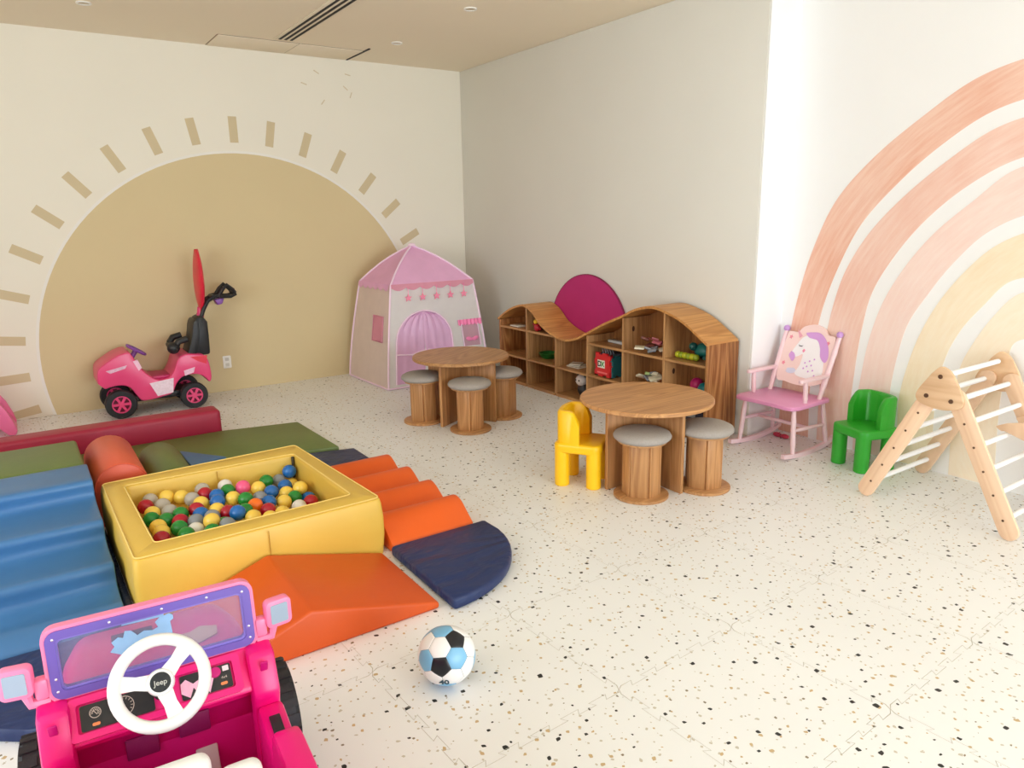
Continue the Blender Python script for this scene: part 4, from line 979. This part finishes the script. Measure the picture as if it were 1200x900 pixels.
# ================================================================= WAVY SHELF
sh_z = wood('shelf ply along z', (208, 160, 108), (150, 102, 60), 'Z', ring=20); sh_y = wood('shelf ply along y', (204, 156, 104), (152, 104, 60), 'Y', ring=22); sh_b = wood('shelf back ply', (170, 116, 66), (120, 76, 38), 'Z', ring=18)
sh_t = wood('shelf top ply', (216, 160, 94), (168, 110, 54), 'X', ring=20); sh_s = wood('shelf side ply', (206, 148, 90), (140, 84, 40), 'Z', ring=26, contrast=1.45)
SY = 4.5
shelf = thing('wavy_shelf', 'long oak cubby shelf with a wavy top along the right wall', 'shelf', (3.925, SY, 0))
FX0, FX1 = -0.165, 0.147
tops = [(5.785, 0.595), (5.62, 0.685), (5.465, 0.741), (5.343, 0.757), (5.22, 0.705), (5.10, 0.612), (4.93, 0.545), (4.752, 0.520), (4.60, 0.555), (4.475, 0.612), (4.27, 0.710), (4.067, 0.792), (3.94, 0.850), (3.816, 0.884), (3.73, 0.890), (3.646, 0.876), (3.52, 0.842), (3.412, 0.795), (3.232, 0.687)]
TP = [(v.x, v.y) for v in catmull([(a, c, 0) for a, c in tops], 5)]
def ztop(y):
    for (a, za), (c, zc) in zip(TP, TP[1:]):
        if c <= y <= a: return za + (zc - za) * (a - y) / (a - c)
    return TP[0][1] if y > TP[0][0] else TP[-1][1]
T_ = 0.018
up = [(y - SY, z) for y, z in TP]; dn = [(y - SY, z - T_) for y, z in reversed(TP)]
B().prism(up + dn, 'YZ', FX0 - 0.004, FX1, ang=60).build('wavy_top', sh_t, shelf)
DIV = [5.774, 5.34, 4.912, 4.487, 4.067, 3.64, 3.241]
for k, y in enumerate(DIV):
    z = ztop(y) - T_ - 0.002
    if k in (0, 6):
        B().box((0.0035, y - SY, z / 2), (FX1 - FX0, 0.020, z), bev=0.0015).build('side_panel', sh_s, shelf)
    else:
        lo, hi = y + 0.009, y - 0.009; z = min(ztop(lo), ztop(hi)) - T_ - 0.001
        B().box((0.0, y - SY, (z + 0.02) / 2), (FX1 - FX0 - 0.012, T_, z - 0.02)).build('divider', sh_z, shelf)
for k in range(6):
    a, c = DIV[k] - 0.010, DIV[k + 1] + 0.010; L = a - c; m = (a + c) / 2 - SY
    B().box((0.0, m, 0.013), (FX1 - FX0 - 0.006, L, 0.026)).build('bottom_board', sh_y, shelf)
    B().box((0.0, m, 0.255), (FX1 - FX0 - 0.012, L, T_)).build('shelf_board', sh_y, shelf)
    if k != 2:
        aa, cc = a, c
        if k == 3: aa = 4.474
        if k == 1: cc = 4.932
        B().box((0.0, (aa + cc) / 2 - SY, 0.519), (FX1 - FX0 - 0.012, aa - cc, T_)).build('shelf_board', sh_y, shelf)
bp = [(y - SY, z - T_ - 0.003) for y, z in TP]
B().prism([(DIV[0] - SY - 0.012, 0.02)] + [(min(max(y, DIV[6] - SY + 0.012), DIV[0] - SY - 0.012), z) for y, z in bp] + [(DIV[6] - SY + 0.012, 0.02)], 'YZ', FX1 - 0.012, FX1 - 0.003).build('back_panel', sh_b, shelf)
# knot holes
kn = plain('knot', (74, 40, 20), 0.7)
for (y, z) in ((4.058, 0.68), (4.478, 0.40), (3.631, 0.42)): B().sph((-0.05, y - SY, z), (0.014, 0.0012, 0.022), 10, 6).build('knot', kn, shelf)

# magenta round folded bag leaning on the wall over the dip
b = B(); RD = 0.515
b.lathe([(0, -0.009), (RD - 0.02, -0.011), (RD - 0.004, -0.009), (RD, -0.004), (RD, 0.004), (RD - 0.004, 0.009), (RD - 0.02, 0.011), (0, 0.009)], n=72)
t = thing('fabric_disc', 'big flat round magenta fabric disc standing between the wavy shelf and the wall', 'play disc', (4.091, 4.86, 0.518))
b.build('cover', plain('magenta fabric', (186, 46, 116), 0.6, 0.3, var=0.10, bump=0.3, bscale=6), t, (0, 0, 0), (0, -PI / 2, 0))
b = B()
for z in (-0.006, 0.006): b.rings([[((RD + 0.001 + 0.004 * math.cos(q)) * math.cos(a), (RD + 0.001 + 0.004 * math.cos(q)) * math.sin(a), z + 0.004 * math.sin(q)) for q in [2 * PI * k / 6 for k in range(6)]] for a in [2 * PI * k / 72 for k in range(72)]], closed=True)
b.build('piping', plain('dark magenta piping', (140, 24, 80), 0.6), t, (0, 0, 0), (0, -PI / 2, 0))

# toys in the cubbies
def col(n, c, **k): return plain(n, c, 0.4, **k)
Z1, Z2, Z0 = 0.265, 0.529, 0.027
t_ = B().prism([(-0.05, -0.07), (0.05, -0.08), (0.06, 0.05), (0.0, 0.08), (-0.05, 0.06)], 'XY', 0, 0.012, bev=0.003).build('paper_plate', col('white card', (226, 222, 212)), None, (3.85, 5.58, Z2)); tag(t_, 'white flat card on the top shelf of the far left cubby', 'card')
t = thing('toy_figure', 'small toy figure with yellow head and red body in the second top cubby', 'toy', (3.80, 5.205, Z2))
b = B(); b.sph((0, 0, 0.035), (0.03, 0.035, 0.035)); b.build('body', col('toy red', (170, 24, 40)), t)
b = B(); b.sph((0, 0.02, 0.085), 0.022); b.build('head', col('toy yellow', (240, 196, 40)), t)
for pts in ([(0, -0.02, 0.05), (0.0, -0.05, 0.02)], [(0, 0.03, 0.05), (0.0, 0.06, 0.06)]): B().tube(pts, 0.008, 6).build('arm', col('toy red', (170, 24, 40)), t)
t = thing('model_car', 'small dark toy car in the second top cubby, left of the toy figure', 'toy', (3.875, 5.272, Z2))
B().box((0, 0, 0.028), (0.04, 0.08, 0.026), bev=0.008).build('body', col('toy dark', (52, 56, 66)), t)
[B().cyl((sx * 0.018, sy * 0.025, 0.012), (sx * 0.026, sy * 0.025, 0.012), 0.012, n=12).build('wheel', blk, t) for sx in (1, -1) for sy in (1, -1)]
t = thing('toy_bowl', 'green plastic toy bowl in the second middle cubby', 'toy', (3.95, 5.24, Z1))
B().lathe([(0.0, 0.0), (0.06, 0.0), (0.085, 0.035), (0.09, 0.05), (0.082, 0.05), (0.055, 0.012), (0, 0.01)], n=24).build('bowl', col('toy green', (36, 120, 48)), t)
t = thing('paper_stack', 'pale papers lying in the third middle cubby', 'papers', (3.90, 4.76, Z1))
for k in range(3): B().box((0.01 * k, 0.02 * k, 0.004 + 0.008 * k), (0.12, 0.16 - 0.03 * k, 0.006), rot=(0, 0, 0.3 * k)).build('sheet', col('paper %d' % k, ((222, 214, 200), (202, 196, 184), (230, 226, 216))[k]), t)
t = thing('plush_toy', 'white and black plush toy in the third bottom cubby', 'plush', (3.88, 4.66, Z0))
pw = col('plush white', (216, 206, 200), bump=0.5, bscale=90); pb = col('plush black', (36, 34, 36), bump=0.5, bscale=90)
B().sph((0, 0, 0.06), (0.045, 0.055, 0.06)).build('body', pb, t)
h = B().sph((-0.01, 0.01, 0.14), (0.05, 0.055, 0.05)).build('head', pw, t)
B().sph((0, 0.055, 0.18), 0.018).build('ear', pb, t); B().sph((0, -0.035, 0.185), 0.018).build('ear', pb, t)
B().sph((-0.055, 0.03, 0.145), 0.008, 8, 6).build('eye', pb, h); B().sph((-0.055, -0.01, 0.145), 0.008, 8, 6).build('eye', pb, h)
t_ = B().prism([(-0.03, -0.09), (0.03, -0.07), (0.04, 0.06), (-0.02, 0.09)], 'XY', 0, 0.022, bev=0.006).build('toy_tray', col('pale plastic', (200, 206, 208)), None, (3.93, 4.30, Z2)); tag(t_, 'pale plastic tray on the sloping-top cubby above the red puzzle cube', 'toy')
# puzzle cube: red front face, teal side, jigsaw edges, wires on top
t = thing('puzzle_cube', 'red and teal foam puzzle cube with letters in the shelf', 'toy', (3.895, 4.325, Z1))
def jig(w, n=4, d=0.012):
    p = []
    for s in range(4):
        a = s * PI / 2
        for k in range(n):
            for (u, o) in ((k / n, 0 if k % 2 else d), ((k + 1) / n, 0 if k % 2 else d)):
                x, y = (u - 0.5) * w, -w / 2 - o + d
                p.append((x * math.cos(a) - y * math.sin(a), x * math.sin(a) + y * math.cos(a)))
    return p
B().prism(jig(0.19), 'YZ', -0.012, 0.012).build('face', col('foam red', (206, 36, 40)), t, (-0.085, 0.0, 0.098))
B().prism(jig(0.17), 'YZ', -0.012, 0.012).build('face', col('foam navy', (30, 44, 70)), t, (0.08, 0.0, 0.090))
B().prism(jig(0.17), 'XZ', -0.012, 0.012).build('face', col('foam teal', (40, 110, 116)), t, (0.0, -0.088, 0.090))
B().prism(jig(0.17), 'XZ', -0.012, 0.012).build('face', col('foam teal', (40, 110, 116)), t, (0.0, 0.088, 0.090))
B().prism(jig(0.16), 'XY', -0.01, 0.01).build('face', col('foam grey', (84, 90, 100)), t, (0, 0, 0.175))
cdp = B().box((-0.099, 0.012, 0.105), (0.004, 0.085, 0.062)).build('letter_card', col('card white', (236, 232, 220)), t)
text_mesh('letter', 'D', 0.06, col('letter black', (24, 24, 24)), cdp, (-0.102, 0.030, 0.104), (PI / 2, 0, -PI / 2), 0.0005, 0.002)
text_mesh('letter', 'X', 0.055, col('letter green', (60, 140, 60)), cdp, (-0.102, -0.008, 0.104), (PI / 2, 0, -PI / 2), 0.0005, 0.002)
B().box((-0.098, 0, 0.035), (0.003, 0.12, 0.012)).build('stripe', col('foam pink', (240, 120, 120)), t)
for k in range(4):
    y = -0.05 + 0.03 * k; B().tube([(-0.05, y, 0.185), (-0.055, y + 0.01, 0.222), (-0.03, y + 0.012, 0.224), (-0.02, y, 0.186)], 0.0035, 6).build('wire_loop', col('wire', (150, 150, 156)), t)
def heap(name, lab, cat, x, y, z, bits):
    t = thing(name, lab, cat, (x, y, z))
    for nm, c, s, p, r, mt in bits: B().box(p, s, bev=min(s) * 0.3, rot=r).build(nm, mt, t)
pkp = col('pink pieces', (206, 120, 132)); gyp = col('grey pieces', (126, 130, 138)); brn = col('brown pieces', (120, 66, 58)); crm = col('cream pieces', (226, 220, 196)); lgr = col('lime pieces', (170, 196, 120))
rnd = random.Random(5)
def rbits(n, mats, sp, sz, zmax):
    out = []
    for k in range(n):
        out.append(('piece', None, (rnd.uniform(0.5, 1) * sz, rnd.uniform(0.4, 0.8) * sz, rnd.uniform(0.12, 0.3) * sz), (rnd.uniform(-sp * 0.7, sp * 0.7), rnd.uniform(-sp, sp), 0.012 + zmax * k / n), (rnd.uniform(-0.5, 0.5), rnd.uniform(-0.4, 0.4), rnd.uniform(0, 3)), mats[k % len(mats)]))
    return out
heap('toy_pile', 'pile of pink and brown toy pieces in the tall fifth top cubby', 'toys', 3.91, 3.86, Z2 + 0.03, rbits(9, [pkp, brn, pkp], 0.09, 0.075, 0.07))
heap('tool_pile', 'flat grey toy pieces in front of the pink pile in the fifth top cubby', 'toys', 3.82, 3.80, Z2 + 0.022, rbits(4, [gyp, crm], 0.08, 0.09, 0.012))
heap('paper_pile', 'cream and lime picture books heaped in the fifth middle cubby', 'books', 3.89, 3.88, Z1 + 0.03, rbits(8, [crm, lgr, crm, gyp], 0.09, 0.10, 0.06))
t = thing('toy_caterpillar', 'yellow-green toy caterpillar on the right top cubby', 'toy', (3.86, 3.50, Z2))
for k in range(6): B().sph((0, -0.09 + 0.034 * k, 0.024), 0.024, 12, 8).build('segment', col('lime', (186, 190, 40)) if k % 2 else col('lime dark', (150, 170, 40)), t)
t = thing('toy_turtle', 'teal green toy behind the caterpillar in the right top cubby', 'toy', (3.97, 3.44, Z2 + 0.002))
b = B(); b.sph((0, 0, 0.055), (0.06, 0.075, 0.055)); b.build('shell', col('teal', (30, 112, 104)), t)
b = B(); b.sph((-0.055, 0.05, 0.085), 0.03); b.build('head', col('teal dark', (22, 88, 84)), t)
[B().sph((sx * 0.045, sy * 0.05, 0.015), (0.02, 0.02, 0.016), 8, 6).build('foot', col('teal dark', (22, 88, 84)), t) for sx in (1, -1) for sy in (1, -1)]
t = thing('toy_rattle', 'magenta and teal toy rattle in the right middle cubby', 'toy', (3.94, 3.42, Z1))
B().sph((0, 0.045, 0.075), 0.05).build('ball', col('toy magenta', (190, 30, 110)), t); B().sph((-0.02, -0.045, 0.055), 0.052).build('ball', col('toy teal', (24, 130, 140)), t)
B().cyl((0, 0.02, 0.02), (0, -0.06, 0.016), 0.014).build('handle', col('toy blue', (40, 60, 150)), t)
t = thing('toy_crate', 'dark blue toy crate in the right bottom cubby', 'crate', (3.93, 3.43, Z0))
b = B(); b.box((0, 0, 0.006), (0.18, 0.24, 0.012)); [b.box((sx * 0.084, 0, 0.07), (0.012, 0.24, 0.14)) for sx in (1, -1)]; [b.box((0, sy * 0.114, 0.07), (0.156, 0.012, 0.14)) for sy in (1, -1)]; b.build('box', col('crate navy', (28, 34, 60)), t)
B().box((-0.0905, 0, 0.11), (0.004, 0.10, 0.03), bev=0.001).build('label_holder', col('grey label', (140, 144, 150)), t)

# ================================================================= ROCKING CHAIR
rp = plain('pale pink lacquer', (238, 206, 214), 0.35, 0.5, var=0.03); rs_ = plain('pink seat lacquer', (226, 150, 196), 0.28, 0.5, var=0.06); lil = plain('lilac paint', (196, 150, 214), 0.4); rb = plain('blush panel', (246, 216, 214), 0.4, var=0.03)
ch = thing('rocking_chair', 'pale pink child rocking chair with unicorn backrest by the rainbow wall', 'chair', (4.13, 2.87, 0))
def CX(x): return x - 4.13
def CYY(y): return y - 2.87
for y in (2.66, 3.075):
    s = CYY(y)
    pts = [(CX(3.845), 0.030), (CX(3.93), 0.018), (CX(4.05), 0.012), (CX(4.16), 0.014), (CX(4.28), 0.028), (CX(4.385), 0.060)]
    cv = catmull([(a, s, c) for a, c in pts], 4)
    b = B(); b.rings([[(p.x, s - 0.013, p.z - 0.012), (p.x, s + 0.013, p.z - 0.012), (p.x, s + 0.013, p.z + 0.016), (p.x, s - 0.013, p.z + 0.016)] for p in cv]); b.build('rocker', rp, ch)
def turned(a, c, r, name, mat=rp, knob=0):
    a = Vector(a); c = Vector(c); n = 12
    pts = [a.lerp(c, k / n) for k in range(n + 1)]; rr = [r * (0.78 + 0.22 * math.sin(PI * k / n) + (0.10 if k in (3, 9) else 0)) for k in range(n + 1)]
    o = B().tube(pts, rr, 12).build(name, mat, ch)
    if knob: B().sph(c + Vector((0, 0, knob * 0.6)), knob, 14, 10).build('knob', lil, o)
    return o
for y0, yb in ((2.67, 2.66), (3.065, 3.075)):
    s = CYY(y0)
    turned((CX(3.945), CYY(yb), 0.022), (CX(3.96), s + (0.012 if y0 < 2.8 else -0.012), 0.318), 0.0165, 'leg')
    turned((CX(4.30), CYY(yb), 0.04), (CX(4.265), s + (0.012 if y0 < 2.8 else -0.012), 0.318), 0.0155, 'leg')
    turned((CX(3.955), s, 0.18), (CX(4.285), s, 0.165), 0.0125, 'stretcher')
    turned((CX(4.215), s + (0.01 if y0 < 2.8 else -0.01), 0.335), (CX(4.378), s, 0.738), 0.0175, 'back_post', knob=0.022)
    turned((CX(4.055), s, 0.335), (CX(4.045), s, 0.487), 0.0155, 'arm_post')
    b = B(); b.prism(round_rect(0.30, 0.036, 0.014, 3), 'XY', 0.484, 0.505, bev=0.004); b.build('armrest', rp, ch, (CX(4.135), s, 0), (0, 0, 0))
turned((CX(4.11), CYY(2.67), 0.172), (CX(4.11), CYY(3.065), 0.172), 0.0125, 'stretcher')
seat = [(3.885, 2.70), (3.90, 2.655), (3.95, 2.635), (4.28, 2.645), (4.305, 2.67), (4.305, 3.07), (4.28, 3.095), (3.95, 3.105), (3.90, 3.085), (3.885, 3.04), (3.895, 2.95), (3.895, 2.79)]
B().prism([(CX(x), CYY(y)) for x, y in seat], 'XY', 0.318, 0.345, bev=0.007, seg=3).build('seat', rs_, ch)
# back panel leaning with the posts; drawn in (u across = world y, v up)
bpn = [(2.695, 0.44), (2.76, 0.415), (2.86, 0.405), (2.96, 0.415), (3.035, 0.44), (3.045, 0.70), (3.02, 0.735), (2.97, 0.735), (2.935, 0.775), (2.86, 0.795), (2.785, 0.775), (2.75, 0.74), (2.71, 0.735), (2.685, 0.70)]
sm = [(v.x, v.y) for v in catmull([(CYY(y), z, 0) for y, z in bpn + bpn[:1]], 4)][:-1]
LEANX = 0.163 / 0.403
def bx(z): return CX(4.215) + (z - 0.335) * LEANX
def back_plate(poly, name, mat, d0, d1, parent=ch):
    b = B(); b.rings([[(bx(z) - d0, y, z) for y, z in poly], [(bx(z) - d1, y, z) for y, z in poly]]); return b.build(name, mat, parent)
bk = back_plate(sm, 'back_panel', rb, -0.008, 0.008)
def bl(pts, n=4): return [(v.x, v.y) for v in catmull([(CYY(y), z, 0) for y, z in pts + pts[:1]], n)][:-1]
uw = plain('unicorn white', (246, 244, 250), 0.4, var=0.01); ul = plain('unicorn lilac', (214, 160, 226), 0.4); uk = plain('unicorn dark', (60, 44, 80), 0.5)
# horse head looks to the viewer's left (+y)
back_plate(bl([(2.955, 0.645), (2.97, 0.60), (2.95, 0.575), (2.915, 0.585), (2.885, 0.60), (2.885, 0.53), (2.90, 0.47), (2.80, 0.455), (2.715, 0.47), (2.72, 0.56), (2.755, 0.64), (2.81, 0.71), (2.87, 0.725), (2.92, 0.705)]), 'unicorn_head', uw, 0.0082, 0.0105)
back_plate(bl([(2.875, 0.745), (2.905, 0.735), (2.87, 0.71), (2.81, 0.70), (2.775, 0.655), (2.755, 0.60), (2.715, 0.57), (2.70, 0.60), (2.715, 0.655), (2.755, 0.715), (2.81, 0.748)]), 'unicorn_mane', ul, 0.0108, 0.0125)
back_plate(bl([(2.975, 0.61), (2.985, 0.585), (2.965, 0.56), (2.945, 0.55), (2.935, 0.575), (2.95, 0.60)]), 'unicorn_muzzle', ul, 0.0108, 0.0125)
back_plate([(CYY(y), z) for y, z in [(2.925, 0.715), (2.945, 0.70), (2.975, 0.755)]], 'unicorn_horn', plain('gold pink', (236, 170, 190), 0.4), 0.0108, 0.0125)
back_plate([(CYY(2.935), 0.658), (CYY(2.925), 0.648), (CYY(2.908), 0.648), (CYY(2.90), 0.658), (CYY(2.91), 0.653), (CYY(2.925), 0.653)], 'eye', uk, 0.0108, 0.013)
back_plate(bl([(2.895, 0.625), (2.885, 0.635), (2.875, 0.625), (2.885, 0.612)], 3), 'cheek', plain('cheek pink', (240, 150, 180), 0.5), 0.0108, 0.0125)
back_plate(bl([(2.97, 0.50), (2.92, 0.505), (2.90, 0.485), (2.93, 0.47), (2.97, 0.475)]), 'cloud', plain('cloud lilac', (214, 214, 240), 0.4), 0.0082, 0.0102)
for (y, z) in ((2.85, 0.55), (2.82, 0.565), (2.83, 0.53), (2.80, 0.54), (2.78, 0.51), (2.81, 0.50), (2.85, 0.515), (2.76, 0.48), (2.79, 0.58)):
    back_plate([(CYY(y) + 0.006 * math.cos(a), z + 0.006 * math.sin(a)) for a in [2 * PI * k / 6 for k in range(6)]], 'dot', ul, 0.0108, 0.0122)
for (y, z) in ((2.73, 0.69), (3.01, 0.53), (3.01, 0.70)):
    back_plate([(CYY(y) + (0.015 if k % 2 else 0.008) * math.cos(a), z + (0.015 if k % 2 else 0.008) * math.sin(a)) for k, a in [(k, 2 * PI * k / 10) for k in range(10)]], 'flower', plain('flower pink', (232, 140, 160), 0.5), 0.0082, 0.0105)
# little bow toy on the floor behind the rocking chair
t = thing('hair_bow', 'small red-pink bow lying on the floor behind the rocking chair', 'bow', (4.27, 2.98, 0.0))
b = B(); b.sph((0.0, 0.03, 0.016), (0.02, 0.034, 0.016), 10, 8); b.build('loop', col('bow red', (190, 50, 80)), t)
b = B(); b.sph((0.0, -0.03, 0.016), (0.02, 0.034, 0.016), 10, 8); b.build('loop', col('bow red', (190, 50, 80)), t)
b = B(); b.sph((0.0, 0.0, 0.014), (0.012, 0.012, 0.014), 8, 6); b.build('centre_knot', col('bow dark', (140, 30, 60)), t)

# ================================================================= CLIMBING TRIANGLE
bir = wood('birch plank', (234, 202, 172), (218, 178, 146), 'Z', ring=14, contrast=0.8, coat=0.05); bir_e = plain('birch ply edge', (190, 140, 96), 0.6)
wr_ = plain('white rung', (240, 240, 242), 0.4, var=0.02); scw = plain('screw dark', (96, 66, 46), 0.4, 0.5, 0.3)
tr = thing('climbing_triangle', 'birch climbing triangle with white rungs at the right edge', 'climbing frame', (4.03, 1.68, 0))
GX = 4.03; GY = 1.68
def plank(name, a, c, w, x0, x1):
    """rounded-end plank from a to c (y,z), drawn along local Z so that grain follows it"""
    a = Vector((a[0], a[1])); c = Vector((c[0], c[1])); d = c - a; L = d.length; ang = math.atan2(d.x, d.y)
    p = arc(0, L, w / 2, 0, PI, 8) + arc(0, 0, w / 2, PI, 2 * PI, 8)
    return B().prism(p, 'YZ', -(x1 - x0) / 2, (x1 - x0) / 2, bev=0.003, seg=2).build(name, bir, tr, ((x0 + x1) / 2 - GX, a.x - GY, a.y), (-ang, 0, 0))
holesA = [(1.807, 0.527), (1.860, 0.420), (1.911, 0.312), (1.963, 0.204), (2.016, 0.096)]
holesB = [(1.584, 0.518), (1.529, 0.412), (1.474, 0.305), (1.418, 0.202), (1.363, 0.092)]
for x, s in ((3.73, -1), (4.325, 1)):
    xi0, xi1 = x - 0.010, x + 0.010
    plank('side_leg', (2.042, 0.046), (1.755, 0.635), 0.088, xi0, xi1)
    plank('side_leg', (1.335, 0.044), (1.635, 0.635), 0.088, xi0, xi1)
    o = x + s * 0.019
    ap = [(v.x, v.y) for v in catmull([(y, z, 0) for y, z in [(1.755, 0.745), (1.72, 0.782), (1.685, 0.778), (1.65, 0.745), (1.60, 0.65), (1.597, 0.605), (1.63, 0.580), (1.70, 0.568), (1.78, 0.580), (1.818, 0.605), (1.815, 0.65), (1.755, 0.745)]], 4)][:-1]
    pl = B().prism([(y - GY, z) for y, z in ap], 'YZ', o - 0.009 - GX, o + 0.009 - GX, bev=0.004, seg=2).build('apex_plate', wood('birch plate', (232, 198, 162), (206, 164, 124), 'Y', ring=16, contrast=0.9, coat=0.05), tr)
    for (y, z) in [(1.711, 0.735), (1.768, 0.629), (1.649, 0.621)]:
        B().cyl((o + s * 0.004 - GX, y - GY, z), (o + s * 0.0125 - GX, y - GY, z), 0.011, n=12).build('bolt', scw, pl)
    for (y, z) in holesA + holesB:
        B().cyl((x + s * 0.004 - GX, y - GY, z), (x + s * 0.0115 - GX, y - GY, z), 0.006, n=8).build('screw', scw, tr)
for (y, z) in [(1.711, 0.735), (1.768, 0.629), (1.649, 0.621)] + holesA + holesB:
    B().cyl((3.7405 - GX, y - GY, z), (4.3145 - GX, y - GY, z), 0.0135, n=14).build('rung', wr_, tr)
# ramp hooked over a rung, running down to the right out of frame
rm = thing('climbing_ramp', 'wooden ramp hooked on a rung of the climbing triangle, at the right edge', 'ramp', (4.17, 1.5, 0))
def rail(x):
    pts = [(1.575, 0.452), (1.56, 0.437), (1.545, 0.432), (1.535, 0.4345), (1.521, 0.431), (1.44, 0.405), (0.70, 0.02), (0.62, 0.02), (0.60, 0.06), (1.38, 0.49), (1.45, 0.497), (1.53, 0.475)]
    B().prism([(y - 1.5, z) for y, z in pts], 'YZ', x - 4.17 - 0.011, x - 4.17 + 0.011, bev=0.003).build('side_rail', bir, rm)
rail(4.055); rail(4.285)
for k in range(9):
    f = k / 8; y = 1.44 - 0.76 * f; z = 0.443 - 0.40 * f
    B().cyl((4.067 - 4.17, y - 1.5, z), (4.273 - 4.17, y - 1.5, z), 0.012, n=12).build('rung', wr_, rm)

# ================================================================= SLIDE AT THE LEFT EDGE
sp = plain('pink slide plastic', (236, 112, 164), 0.4, 0.5, var=0.03)
sl = thing('toddler_slide', 'pink plastic toddler slide cut off by the left edge', 'slide', (-0.5, 6.6, 0))
def chute(pts_t, pts_b, y0, y1, nm): B().prism([(x + 0.5, z) for x, z in pts_t + pts_b[::-1]], 'XZ', y0, y1, bev=0.008).build(nm, sp, sl)
tp_ = [(-1.30, 0.86), (-0.9, 0.80), (-0.5, 0.54), (-0.25, 0.31), (-0.185, 0.20), (-0.15, 0.10), (-0.135, 0.03)]; bt_ = [(-1.30, 0.70), (-0.95, 0.64), (-0.5, 0.36), (-0.30, 0.16), (-0.23, 0.05), (-0.19, 0.005), (-0.15, 0.0)]
chute(tp_, bt_, -0.16, -0.115, 'side_wall'); chute(tp_, bt_, 0.185, 0.23, 'side_wall')
tm_ = [(a[0], (a[1] * 0.45 + b_[1] * 0.55)) for a, b_ in zip(tp_, bt_)]; chute(tm_, [(x, z) for x, z in bt_], -0.112, 0.182, 'chute')
B().box((-0.78, 0.035, 0.35), (0.05, 0.36, 0.70), bev=0.01).build('ladder', sp, sl)
